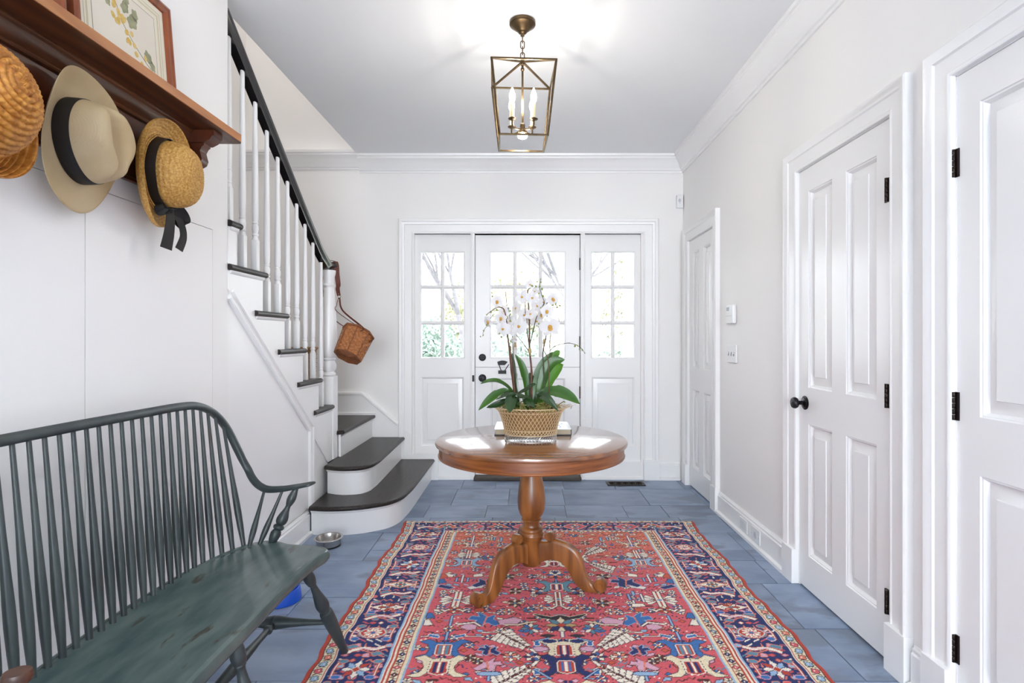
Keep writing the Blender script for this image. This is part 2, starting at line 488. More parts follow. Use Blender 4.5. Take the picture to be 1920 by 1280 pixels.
def hinge(parent, x, y, z, along=-1, h=.089, facing='x'):
    """butt hinge: knuckle barrel with five joints and two leaves"""
    b = MB(); n = 5
    for k in range(n):
        z0 = z - h / 2 + h * k / n
        M = Matrix.Translation((x - .006, y, z0)) if facing == 'x' else Matrix.Translation((x, y - .006, z0))
        b.lathe([(.0062, .0006), (.0066, .0012), (.0066, h / n - .0012), (.0062, h / n - .0006)], M, seg=12)
    if facing == 'x':
        b.box(x - .0025, x + .004, y - .017, y + .017, z - h / 2, z + h / 2)
    else:
        b.box(x - .007, x + .007, y - .003, y + .004, z - h / 2, z + h / 2)
    b.build('hinge', M_bronze, parent)

def knob_set(parent, P, axis, r=.028):
    """rosette, neck and turned knob along axis"""
    M = align(P, Vector(P) + Vector(axis))
    k = MB(); k.lathe([(.033, 0), (.034, .003), (.030, .006), (.026, .006), (.024, .009), (.015, .011), (.011, .014)], M, seg=28)
    ros = k.build('rosette', M_black, parent)
    k = MB(); k.lathe([(.010, .010), (.010, .030), (.014, .036), (.024, .041), (.0275, .048), (.0275, .055), (.024, .062), (.016, .065), (.012, .064), (.007, .066), (0, .067)], M, seg=28, cap=False)
    k.build('knob', M_black, parent)

def right_door(name, D, label, knob=None, hinge_y=None, holes=None):
    y0, y1, zt = D
    W, H = y1 - y0 - .008, zt - .016
    d = struct(name, label, 'door', (XR + .02, (y0 + y1) / 2, 0))
    xf = XR + .001
    to3 = lambda u, v, h: (xf - h, y0 + .004 + u, .010 + v)
    panel_leaf('door_leaf', W, H, .036, holes, [], to3, d)
    q = MB(); q.box(XR + .06, XR + .063, y0, y1, 0, zt); q.build('dark_gap', M_gap, d)
    if knob: knob_set(d, (xf, knob, .905), (-1, 0, 0))
    if hinge_y:
        for z in (.240, 1.003, 1.767): hinge(d, xf - (.014 if hinge_y < y0 + .1 else .001), hinge_y, z)
    return d
def four(W):
    s, mu = .095, .105; pw = (W - 2 * s - mu) / 2
    return [(a, a + pw, v0, v1) for a in (s, s + pw + mu) for v0, v1 in ((.162, .795), (.97, 1.915))]
right_door('door_3', D3, 'white four panel door with black knob, middle of the right wall', knob=2.655, hinge_y=D3[0] + .011, holes=four(D3[1] - D3[0]))
right_door('door_4', D4, 'white panelled door nearest the viewer, cut by the picture edge', hinge_y=D4[1] + .002, holes=four(D4[1] - D4[0]))
right_door('door_2', D2, 'narrow white panelled door in the far right corner', holes=four(D2[1] - D2[0]))

# ---- front door with sidelights
def fx(px): return (px - 988.0) * YB / F
def fz(py): return CAM_Z + (636.0 - py) * YB / F
YF = YB + .03                              # face of door and sidelights, set back in the casing
b = MB()
fcas = [(0, -.05), (0, .010), (.012, .016), (.018, .010), (.04, .012), (.075, .015), (.08, .022), (.094, .024), (.102, .032), (.120, .034), (.128, .028), (.128, 0)]
FI0, FI1 = fx(776), fx(1206)
b.strip([(FI0, .17), (FI0, fz(438)), (FI1, fz(438)), (FI1, .17)], fcas, lambda u, v, h: (u, YB - h, v))
for a, s in ((FI0, -1), (FI1, 1)):
    p, q = sorted((a, a + s * .132)); b.box(p, q, YB - .037, YB + .05, 0, .172, bev=.003)
b.build('trim_6', M_trim, kind='structure', label='wide white casing around the front door and sidelights', category='door trim')
b = MB()
for x0, x1 in ((fx(882), fx(890)), (fx(1088.5), fx(1097))):
    b.box(x0, x1, YB - .004, YB + .09, 0, fz(438), bev=.002); b.box(x0 + .008, x1 - .008, YB - .012, YB, 0, fz(438), bev=.003)
b.box(FI0, FI1, YB, YB + .1, fz(438), FZ + .02); b.box(FI0 - .02, FI0, YB + .0, YB + .1, 0, fz(438)); b.box(FI1, FI1 + .02, YB, YB + .1, 0, fz(438))
b.build('trim_7', M_trim, kind='structure', label='white mullion posts between front door and sidelights', category='door trim')

def sidelight(name, x0, x1, gx0, gx1, px0, px1, label):
    z0 = .15; H = fz(438) - z0
    w = struct(name, label, 'window', ((x0 + x1) / 2, YF + .02, z0))
    to3 = lambda u, v, h: (x0 + u, YF - h, z0 + v)
    panel_leaf('window_frame', x1 - x0, H, .045, [(px0 - x0, px1 - x0, fz(837) - z0, fz(707) - z0)],
               [(gx0 - x0 - .012, gx1 - x0 + .012, fz(669.5) - z0 - .012, fz(472.5) - z0 + .012, 2, 3)], to3, w)
    q = MB(); q.strip([(x1, YF), (x0, YF)], [(0, .165), (.010, .165), (.014, .155), (.024, .15), (.024, .028), (.042, .02), (.042, 0), (0, 0)], lambda u, v, h: (u, v, h))
    q.build('sill_board', M_trim, w)
    return w
sidelight('window_1', FI0, fx(882), fx(789), fx(868), fx(788.5), fx(869), 'left sidelight window with six panes beside the stairs')
sidelight('window_2', fx(1097), FI1, fx(1111.5), fx(1189.2), fx(1110), fx(1191), 'right sidelight window with six panes')
fd = struct('door_1', 'white dutch front door with nine panes and black hardware', 'door', ((fx(890) + fx(1088)) / 2, YF, 0))
dx0, dx1 = fx(890.8), fx(1087.6); dW = dx1 - dx0; zs = fz(688.5)
to3 = lambda u, v, h: (dx0 + u, YF - h, .036 + v)
panel_leaf('lower_leaf', dW, zs - .036 - .0015, .045, [(fx(920) - dx0, fx(1060) - dx0, .20, fz(709) - .036)], [], to3, fd)
to3 = lambda u, v, h: (dx0 + u, YF - h, zs + .0015 + v)
panel_leaf('upper_leaf', dW, fz(439.5) - zs - .0015, .045, [], [(fx(920.8) - dx0 - .012, fx(1058.2) - dx0 + .012, fz(669.5) - zs - .012, fz(472.5) - zs + .012, 3, 3)], to3, fd)
for py in (494, 641.5, 736, 868): hinge(fd, fx(1088.3), YF - .004, fz(py), h=.105, facing='y')
# deadbolt, knob, strike and quadrant catch
M = align((fx(904), YF, fz(670)), (fx(904), YF - 1, fz(670)))
k = MB(); k.lathe([(.031, 0), (.032, .004), (.029, .012), (.024, .014), (.018, .014), (.016, .017), (.008, .017), (.004, .022), (0, .022)], M, seg=28); k.build('deadbolt', M_black, fd)
knob_set(fd, (fx(904), YF, fz(709)), (0, -1, 0))
k = MB(); k.box(fx(885.5), fx(889.5), YB - .014, YB - .004, fz(715), fz(703), bev=.002); k.build('strike_plate', M_black, fd)
k = MB()
qx, qz = fx(942), fz(681)
arc = [(qx + .046 * math.sin(a), fz(697) + .092 * math.cos(a)) for a in [math.radians(-34 + 68 * i / 8) for i in range(9)]]
arc = [(qx - .046 + .092 * i / 8, fz(684) + .026 + .012 * math.sin(PI * i / 8)) for i in range(9)]
k.prism(arc + [(qx + .020, fz(684.5)), (qx - .038, fz(684.5))], lambda u, v, h: (u, YF - h, v), 0.0, .008)
k.prism([(fx(934), fz(701)), (fx(949), fz(701)), (fx(949), fz(694.5)), (fx(934), fz(694.5))], lambda u, v, h: (u, YF - h, v), 0.0, .008)
k.tube([(fx(935.5), YF - .009, fz(684)), (fx(939.5), YF - .009, fz(695))], .0035, 8)
k.tube([(fx(954), YF - .009, fz(683)), (fx(946), YF - .009, fz(695))], .0035, 8)
k.build('quadrant_catch', M_black, fd)
k = MB(); yg0, yg1 = YF + .016, YF + .030
k.box(dx0, dx1, yg0, yg1, zs - .0016, zs + .0016); k.box(fx(890) - .002, dx0 + .001, yg0, yg1, .03, fz(438)); k.box(dx1 - .001, fx(1088.5) + .002, yg0, yg1, .03, fz(438)); k.box(dx0, dx1, yg0, yg1, fz(440), fz(437.5))
k.build('gap_blocker', M_gap, fd)  # dark strips added in the leaf gaps to keep outdoor light from showing
M_thr = mat('threshold_oak', rgb(70, 58, 48), 0.5, col2=rgb(48, 40, 34), nscale=20, stretch=(1, 8, 8))
k = MB(); k.box(fx(889), fx(1089), YB - .06, YB + .14, 0, .03, bev=.006); k.build('threshold', M_thr, fd)
# skirt board behind the stair landing, stepping down to the casing
sk = [(XS, .562), (-1.30, .562), (-1.30, .50), (-1.02, .372), (-.985, .372), (-.985, .235), (-1.36, .535), (-1.36, .20), (-.985, .0)]
b = MB()
top = [on_y(560, 735, YB), on_y(680, 735, YB), on_y(748, 793, YB), on_y(770, 812, YB), on_y(770, 850, YB), on_y(822, 850, YB), on_y(822, 900, YB)]
poly = [(p[0], p[2]) for p in top]; poly = [(XS, top[0][2])] + poly[1:] + [(XS, 0)]
b.prism(poly, lambda u, v, h: (u, YB - h, v), 0.0, .020)
cap = [(XS, top[0][2]), (top[1][0], top[1][2]), (top[2][0], top[2][2])]
b.strip(cap, [(-.022, .020), (-.020, .025), (-.010, .028), (0, .026), (.006, .014), (.006, 0)], lambda u, v, h: (u, YB - h, v))
b.strip([(XS, .562), (-1.30, .562)], [(0, .020), (0, .034), (.018, .034), (.024, .020)], lambda u, v, h: (u, YB - h, v))
b.build('baseboard_back_stair', M_trim, kind='structure', label='white skirt board rising behind the bottom stair treads', category='baseboard')
b = MB()
b.strip([(YB, .71), (3.9, .71)], [(-.15, 0), (-.15, .018), (-.02, .018), (-.01, .012), (0, .01), (0, 0)], lambda u, v, h: (XS + h, u, v))
b.build('baseboard_stair', M_trim, kind='structure')
# ------------------------------------------------------------------ staircase
stair = thing('staircase', 'white staircase with dark treads, dark handrail and turned white balusters', 'staircase', (-1.6, 3.6, 0))
S1 = [(-.795, 4.705), (-.793, 3.95), (-.800, 3.75), (-.818, 3.60), (-.874, 3.485), (-.985, 3.405), (-1.09, 3.365), (-1.19, 3.35), (-1.27, 3.352), (-1.345, 3.364)]
S2 = [(-1.052, 4.705), (-1.032, 3.95), (-1.034, 3.80), (-1.045, 3.70), (-1.095, 3.62), (-1.19, 3.592), (-1.27, 3.60), (-1.352, 3.638)]
def smooth2(P, n=5): return [(p.x, p.y) for p in catmull([(a, b, 0) for a, b in P], n)]
def inset_curve(P, d):
    out = []
    for i in range(len(P)):
        a = Vector(P[max(i - 1, 0)]); c = Vector(P[min(i + 1, len(P) - 1)]); t = (c - a).normalized()
        out.append((P[i][0] + t.y * d, P[i][1] - t.x * d))
    return out
def tread(curve, back, z, th=.029):
    """bull-nosed tread: front curve gets a half-round edge, back points close the outline"""
    b = MB(); n = len(curve); prof = []
    for k in range(7):
        a = -PI / 2 + PI * k / 6
        prof.append((th / 2 * (1 - math.cos(a)), z - th / 2 + th / 2 * math.sin(a)))
    rings = []
    for d, zz in prof:
        c = inset_curve(curve, d); rings.append([(p[0], p[1], zz) for p in c])
    vs = [p for r in rings for p in r]; fs = []
    for i in range(6):
        for k in range(n - 1): fs.append((i * n + k, i * n + k + 1, (i + 1) * n + k + 1, (i + 1) * n + k))
    b.add(vs, fs)
    for r, zz in ((rings[0], z - th), (rings[-1], z)):
        pl = r + [(p[0], p[1], zz) for p in back]
        b.add(pl, [tuple(range(len(pl)))])
    e = [rings[i][-1] for i in range(7)] + [(back[0][0], back[0][1], z), (back[0][0], back[0][1], z - th)]
    b.add(e, [tuple(range(len(e)))])
    return b.build('tread', M_tread, stair, sharp=50)
def riser_curve(curve, z0, z1, d=.030):
    b = MB(); c = inset_curve(curve, d); c2 = inset_curve(curve, d + .018)
    pl = c + c2[::-1]
    b.prism(pl, lambda u, v, h: (u, v, h), z0, z1)
    b.strip(c[::-1], [(-.0, -.018), (-.008, -.012), (-.012, 0)], lambda u, v, h: (u, v, z1 + h), cap=False)
    return b.build('riser', M_trim, stair)
ZST = [.182, .372, .562]
c1 = smooth2(S1); c2 = smooth2(S2)
# inset direction: curves run from the end wall towards the left wall, so the inside lies to the left of travel reversed
tread(c1, [(-1.352, 3.70), (-1.20, 3.70), (-1.10, 3.95), (-1.10, 4.705)], ZST[0])
riser_curve(c1, 0, ZST[0] - .029)
tread(c2, [(-1.352, 3.95), (-1.36, 4.705)], ZST[1])
riser_curve(c2, ZST[0], ZST[1] - .029)
c3 = [(-1.305, 4.705), (-1.305, 4.3), (-1.305, 3.912)]
tread(c3, [(-1.45, 3.83), (XS, 3.83), (XS, 4.705)], ZST[2])
riser_curve(c3, ZST[1], ZST[2] - .029, .028)
NS = 11; RUN = .2525; RISE = .2005
def nose(n): return 3.857 - RUN * (n - 4)
def zst(n): return .757 + RISE * (n - 4)
XN = -1.343                                # outer face of the returned nosings
for n in range(4, 4 + NS):
    y, z = nose(n), zst(n); b = MB(); th = .029; r = th / 2
    # nosing section (half round towards +Y) swept along X, plus return nosing along Y on the open side
    prof = [(y - r + r * math.cos(a), z - r + r * math.sin(a)) for a in [-PI / 2 + PI * k / 8 for k in range(9)]]
    sec = prof + [(y - RUN - .055, z), (y - RUN - .055, z - th)]
    yb = 3.815 if n == 4 else None
    if n == 4: sec = [(3.818, z - th), (3.818, z), (y - RUN - .055, z), (y - RUN - .055, z - th)]
    b.prism(sec, lambda u, v, h: (h, u, v), XS, -1.372 if y > 2.5 else -1.486)
    yend = y - .012 if n > 4 else 3.818
    if y < 2.5:
        b.build('tread', M_tread, stair, sharp=50)
        k = MB(); k.box(XS, -1.486, y - .048, y - .030, zst(n - 1), z - th); k.build('riser', M_trim, stair)
        continue
    ret = [(XN - r + r * math.cos(a), z - r + r * math.sin(a)) for a in [-PI / 2 + PI * k / 8 for k in range(9)]] + [(-1.372, z), (-1.372, z - th)]
    y0 = max(y - RUN - .115, 2.491)
    b.prism(ret, lambda u, v, h: (u, h, v), y0, yend)
    if n > 4:
        # rounded front corner of the return
        b.lathe([(0.0001, -r)] + [(r * math.cos(a) + .012, r * math.sin(a)) for a in [-PI / 2 + PI * k / 8 for k in range(9)]] + [(0.0001, r)],
                Matrix.Translation((XN - r - .012, yend - .0, z - r)), seg=16, cap=False)
    b.build('tread', M_tread, stair, sharp=50)
    k = MB(); k.box(XS, -1.385, y - .030 - .018, y - .030, zst(n - 1) if n > 4 else ZST[2], z - th); k.build('riser', M_trim, stair)
    k = MB()     # cove strip below the return nosing
    k.prism([(-1.372, z - th), (-1.352, z - th), (-1.355, z - th - .010), (-1.362, z - th - .016), (-1.372, z - th - .018)], lambda u, v, h: (u, h, v), y0 + .012, yend - .012)
    k.build('cove_strip', M_trim, stair)
# outer string: saw-toothed board under the tread ends
poly = [(3.745, ZST[1] + .002), (3.745, .40)]
poly = [(3.818, ZST[1]), (3.818, zst(4) - .029)]
for n in range(4, 9):
    poly += [(nose(n + 1) - .030, zst(n) - .029), (nose(n + 1) - .030, zst(n + 1) - .029)]
ye = 2.491
poly += [(ye, zst(9) - .029), (ye, DIAG(ye) + .045), (3.745, ZST[1])]
b = MB(); b.prism(poly, lambda u, v, h: (h, u, v), -1.392, -1.362); b.build('string_board', M_trim, stair)
# moulding following the slope, then dropping to the baseboard
b = MB()
ym = 3.425
mp = [(0, 0), (0, .016), (.006, .021), (.014, .019), (.020, .008), (.040, .008), (.046, .019), (.058, .019), (.062, 0)]
b.strip([(2.49, DIAG(2.49)), (ym, DIAG(ym)), (ym, .15)], mp, lambda u, v, h: (XU + h, u, v))
b.build('trim_8', M_trim, kind='structure', label='sloping white moulding below the stair string', category='moulding')

# newel post
XB, YN = -1.400, 3.866
nw = MB(); s = .046
nw.box(XB - s, XB + s, YN - s, YN + s, ZST[1], .955, bev=.004)
top = [(.030, .955), (.044, .958), (.046, .968), (.040, .978), (.033, .985), (.040, .992), (.047, 1.004), (.050, 1.020), (.049, 1.036), (.043, 1.052), (.037, 1.063),
       (.044, 1.068), (.046, 1.074), (.044, 1.080), (.040, 1.084), (.049, 1.095), (.054, 1.13), (.0555, 1.18), (.054, 1.26), (.049, 1.36), (.043, 1.45), (.037, 1.53), (.0335, 1.575),
       (.0345, 1.582), (.039, 1.588), (.040, 1.595), (.038, 1.602), (.033, 1.607), (.034, 1.625), (.040, 1.655), (.045, 1.680), (.046, 1.700)]
nw.lathe(top, Matrix.Translation((XB, YN, 0)), seg=32)
nw.build('newel_post', M_trim, stair)
# balusters
def baluster_mesh():
    b = MB(); q = .0158
    b.box(-q, q, -q, q, 0, .165, bev=.002)
    b.lathe([(q * 1.0, .163), (.0165, .170), (.0125, .180), (.0125, .184), (.0162, .188), (.0162, .196), (.0125, .199), (.0130, .204), (.0155, .214), (.0165, .226), (.0152, .238), (.0120, .246),
             (.0145, .250), (.0145, .255), (.0125, .258), (.0150, .275), (.0162, .32), (.0155, .45), (.0135, .65), (.0112, .82), (.0100, .93)], seg=16, M=None)
    b.f = b.f
    return b
protoB = baluster_mesh()
meshes = {}
def rail_under(y): return 1.723 + .7875 * (3.714 - y)
for n in range(4, 13):
    for k, off in enumerate((.016, .143)):
        if (n == 4 and k == 0) or (n == 9 and k == 1) or n > 9: continue
        y = nose(n) - off - (.018 if k == 0 else .0)
        y = nose(n) - (.033 if k == 0 else .16)
        if n == 4: y = 3.712
        z = zst(n); h = rail_under(y) - z + .012
        key = round(h, 3)
        if key not in meshes:
            b = MB(); sc = (h - .258) / (.93 - .258)
            b.v = [(p[0], p[1], p[2] if p[2] <= .2581 else .258 + (p[2] - .258) * sc) for p in protoB.v]; b.f = protoB.f; b.mi = protoB.mi
            meshes[key] = b.mesh('baluster', M_trim, (0, 0, 0))
        link('baluster', meshes[key], (XB, y, z), stair)
# handrail: moulded section swept up the slope, easing into a level end with a rounded cap over the newel
hp = [(-.020, -.004), (-.022, .010), (-.030, .018), (-.034, .030), (-.034, .040), (-.028, .052), (-.014, .060), (0, .062), (.014, .060), (.028, .052), (.034, .040), (.034, .030), (.030, .018), (.022, .010), (.020, -.004)]
zr = lambda y: rail_under(y)
path = [(YN + .060, 1.704), (YN + .02, 1.702), (YN - .025, 1.702), (YN - .06, 1.708), (YN - .095, 1.724), (3.714, 1.750), (3.64, zr(3.64) + .012), (3.55, zr(3.55) + .006)]
path = [(q.x, q.y) for q in catmull([(a, b_, 0) for a, b_ in path], 4)] + [(y, zr(y)) for y in (3.4, 3.0, 2.6, 2.48)]
b = MB(); m = len(hp); vs = []; fs = []
for i, (y, z) in enumerate(path):
    y0, z0 = path[max(i - 1, 0)]; y1, z1 = path[min(i + 1, len(path) - 1)]
    t = Vector((0, y1 - y0, z1 - z0)).normalized(); nz = Vector((0, -t.z, t.y));
    if nz.z < 0: nz = -nz
    for a, h in hp: vs.append(Vector((XB + a, y, z)) + nz * h)
for i in range(len(path) - 1):
    for k in range(m):
        fs.append((i * m + k, i * m + (k + 1) % m, (i + 1) * m + (k + 1) % m, (i + 1) * m + k))
fs.append(tuple(range(m))); fs.append(tuple(range((len(path) - 1) * m, len(path) * m)))
b.add(vs, fs)
b.lathe([(.030, 1.700), (.036, 1.706), (.036, 1.716), (.044, 1.724), (.047, 1.734), (.047, 1.744), (.040, 1.756), (.022, 1.763), (0, 1.765)], Matrix.Translation((XB, YN + .035, 0)), seg=28, cap=False)
b.build('handrail', M_rail, stair)
# ------------------------------------------------------------------ pedestal table
M_pine = mat('aged_pine', rgb(112, 64, 26), 0.32, col2=rgb(160, 100, 48), nscale=7, stretch=(2.4, 2.4, .45), wave=(2.6, 11.0, 'DIAGONAL'), bump=0.08, bscale=40, coat=0.2, ramp=(.22, .80))
M_pinetop = mat('aged_pine_top', rgb(112, 64, 30), 0.22, col2=rgb(150, 92, 48), nscale=4, stretch=(.6, 3.0, 1), ramp=(.1, .9), spec=1.0, wave=(1.6, 9.0, 'Y'), bump=0.04, bscale=30, coat=1.0,
                wear=(rgb(74, 46, 30), 0.66, 5.0))
M_pineband = mat('aged_pine_apron', rgb(112, 58, 24), 0.30, col2=rgb(156, 92, 44), nscale=3, stretch=(1.5, 1.5, 26), bump=0.06, bscale=30, coat=0.25)
TX, TY, TZ, TR = .022, 2.700, .725, .470
RUGZ = .0075
table = thing('round_pedestal_table', 'round pine pedestal table with three scrolled legs standing on the rug', 'table', (TX, TY, RUGZ))
Mt = Matrix.Translation((TX, TY, 0))
b = MB(); b.lathe([(0, TZ - .022), (TR - .008, TZ - .022), (TR - .002, TZ - .019), (TR, TZ - .011), (TR - .002, TZ - .004), (TR - .008, TZ), (0, TZ)], Mt, seg=96)
b.build('tabletop', M_pinetop, table)
ra = TR - .018
b = MB(); b.lathe([(ra - .03, TZ - .022), (ra, TZ - .022), (ra, TZ - .066), (ra + .003, TZ - .068), (ra + .005, TZ - .072), (ra + .003, TZ - .077), (ra - .004, TZ - .078), (ra - .03, TZ - .078), (ra - .03, TZ - .022)], Mt, seg=96, cap=False)
b.build('apron', M_pineband, table)
b = MB()
prof = [(.10, TZ - .024), (.10, TZ - .05), (.048, TZ - .05), (.039, TZ - .075), (.036, .64), (.040, .60), (.050, .545), (.062, .49), (.068, .44), (.069, .41), (.066, .38), (.057, .353), (.046, .338),
        (.046, .334), (.050, .331), (.050, .326), (.043, .322), (.041, .315), (.041, .300), (.043, .294), (.052, .290), (.057, .282), (.058, .274), (.055, .268),
        (.057, .262), (.060, .256), (.060, .250), (.056, .245), (.056, .236), (.053, .230), (.0485, .224), (.0485, .112), (.046, .106), (0, .106)]
b.lathe(prof, Mt, seg=48)
b.build('pedestal', M_pine, table)
def leg_outline():
    top = [(.040, .222), (.075, .224), (.098, .232), (.118, .240), (.150, .235), (.190, .224), (.222, .204), (.245, .175), (.260, .135), (.271, .095), (.284, .067), (.300, .052)]
    return top
def table_leg(ang):
    b = MB(); hw = .021
    d = Vector((math.cos(ang), math.sin(ang), 0)); n = Vector((-d.y, d.x, 0)); O = Vector((TX, TY, 0))
    top = [(p.x, p.y) for p in catmull([(r, z, 0) for r, z in leg_outline()], 4)]
    bot = [(.040, .118), (.078, .136), (.115, .143), (.150, .136), (.180, .110), (.205, .070), (.232, .034), (.262, .012), (.300, .0075), (.330, .0075)]
    bot = [(p.x, p.y) for p in catmull([(r, z, 0) for r, z in bot], 4)]
    # body: cross sections from top curve to bottom curve, rounded at the top edge
    N = 40
    def at(c, t):
        L = [0]
        for i in range(len(c) - 1): L.append(L[-1] + math.dist(c[i], c[i + 1]))
        s = t * L[-1]
        for i in range(len(c) - 1):
            if L[i + 1] >= s - 1e-9:
                q = (s - L[i]) / max(L[i + 1] - L[i], 1e-9)
                return (c[i][0] + (c[i + 1][0] - c[i][0]) * q, c[i][1] + (c[i + 1][1] - c[i][1]) * q)
        return c[-1]
    vs = []
    sect = [(-1, .0), (-1, .10), (-1, .80), (-.85, .93), (-.5, 1.0), (.5, 1.0), (.85, .93), (1, .80), (1, .10), (1, 0)]
    for i in range(N + 1):
        t = i / N; a = at(top, t); c = at(bot, t)
        w = hw * (1.0 - .12 * t)
        for s, q in sect:
            r = c[0] + (a[0] - c[0]) * q; z = c[1] + (a[1] - c[1]) * q
            vs.append(O + d * r + n * (s * w) + Vector((0, 0, z)))
    m = len(sect); fs = []
    for i in range(N):
        for k in range(m): fs.append((i * m + k, i * m + (k + 1) % m, (i + 1) * m + (k + 1) % m, (i + 1) * m + k))
    fs += [tuple(range(m)), tuple(range(N * m, N * m + m))[::-1]]
    b.add(vs, fs)
    # scrolls: flat spiral volutes across the leg, foot and shoulder
    def volute(cr, cz, R, a_start, turns, sgn):
        for sd in (0,):
            P = []
            steps = 44
            for k in range(steps + 1):
                t = k / steps; rr = R * (1 - .80 * t) + .0
                a = a_start + sgn * turns * 2 * PI * t
                P.append((cr + rr * math.cos(a) * .74, cz + rr * math.sin(a) * .74))
            w = hw * 1.0
            vs = []; 
            for k, (r, z) in enumerate(P):
                t = k / steps; th = R * .27 * (1 - .5 * t)
                a = a_start + sgn * turns * 2 * PI * t; o = (math.cos(a), math.sin(a))
                for s, q in ((-1, -1), (-1, 1), (-.8, 1.25), (.8, 1.25), (1, 1), (1, -1)):
                    vs.append(O + d * (r + o[0] * th * q) + n * (s * w) + Vector((0, 0, z + o[1] * th * q)))
            fs = []
            for k in range(steps):
                for j in range(6): fs.append((k * 6 + j, k * 6 + (j + 1) % 6, (k + 1) * 6 + (j + 1) % 6, (k + 1) * 6 + j))
            fs += [tuple(range(6)), tuple(range(steps * 6, steps * 6 + 6))[::-1]]
            b.add(vs, fs)
            M = Matrix.Translation(O + d * cr + Vector((0, 0, cz))) @ Matrix((( d.x, 0, n.x, 0), (d.y, 0, n.y, 0), (0, 1, 0, 0), (0, 0, 0, 1)))
            b.lathe([(0, -w * .86), (R * .78, -w * .86), (R * .78, w * .86), (0, w * .86)], M, seg=20)
            b.lathe([(0, -w * 1.05), (R * .22, -w * 1.02), (R * .24, -w * .8), (R * .24, w * .8), (R * .22, w * 1.02), (0, w * 1.05)], M, seg=14)
    volute(.340, .0465, .035, -PI / 2, 1.35, 1)
    volute(.092, .252, .027, -PI * .35, 1.30, 1)
    return b.build('leg', M_pine, table, sharp=45)
for a in (224, 344, 104): table_leg(math.radians(a))

# ------------------------------------------------------------------ windsor bench
M_green = mat('worn_green_paint', rgb(64, 82, 82), 0.24, col2=rgb(92, 106, 102), nscale=5, stretch=(3.0, 1, 1), bump=0.12, bscale=30, bdist=.001, spec=0.5,
              wear=(rgb(66, 68, 60), 0.62, 6.0), detail=7)
M_green2 = mat('worn_green_spindle', rgb(46, 55, 57), 0.40, col2=rgb(62, 70, 69), nscale=14, stretch=(1, 1, .25), bump=0.1, bscale=60, bdist=.001,
               wear=(rgb(58, 46, 38), 0.66, 9.0), detail=6, randv=0.10)
M_worn = mat('bare_worn_wood', rgb(92, 54, 34), 0.35, col2=rgb(60, 40, 30), nscale=12)
YC = 1.530; SZ = .430
bench = thing('windsor_bench', 'green painted windsor bench with spindle back along the left wall', 'bench', (-.96, YC, 0))
# seat: plan outline (x,y) for the far half, mirrored about YC
half = [(-.765, 0.0), (-.766, .18), (-.762, .34), (-.752, .44), (-.738, .492), (-.740, .524), (-.762, .548), (-.80, .566), (-.855, .578), (-.915, .588), (-.955, .604), (-1.00, .618), (-1.05, .606), (-1.09, .575), (-1.135, .50), (-1.175, .34), (-1.19, .16), (-1.195, 0.0)]
def seat_outline():
    far = [(p.x, p.y) for p in catmull([(a, c, 0) for a, c in half], 4)]
    near = [(x, -y) for x, y in far[1:-1]][::-1]
    return [(x, YC + y) for x, y in far + near]
so = seat_outline()
def seat_h(x, y):
    v = (y - YC) / .60; u = (x + 1.19) / .44
    d = 0.0
    saddle = -.020 * max(0, 1 - ((u - .45) / .52) ** 2) * max(0, 1 - abs(v) ** 4)
    ridge = -.012 if u < .16 else 0
    return SZ + saddle
b = MB(); n = len(so); cx, cy = -.98, YC
rings = []
scale_levels = [(0.0, .0), (.25, .0), (.45, 0), (.62, 0), (.76, 0), (.86, 0), (.905, .0), (.915, -.004), (.93, -.001), (.955, -.001), (.978, -.003), (.992, -.010), (1.0, -.020), (.996, -.030), (.975, -.038), (.93, -.041)]
vs = []
for s, dz in scale_levels:
    for (x, y) in so:
        xx, yy = cx + (x - cx) * s, cy + (y - cy) * s
        h = seat_h(xx, yy) if dz > -.009 else SZ - .003
        if s > .95: h = SZ - .003 if dz < -.009 else seat_h(xx, yy)
        gro = 0
        if .90 < s < .925: gro = dz if xx < -1.05 else 0
        else: gro = dz
        vs.append((xx, yy, h + gro))
fs = []
for i in range(len(scale_levels) - 1):
    for k in range(n): fs.append((i * n + k, i * n + (k + 1) % n, (i + 1) * n + (k + 1) % n, (i + 1) * n + k))
fs.append(tuple(range((len(scale_levels) - 1) * n, len(scale_levels) * n)))
b.add(vs, fs); b.build('seat', M_green, bench, sharp=55)
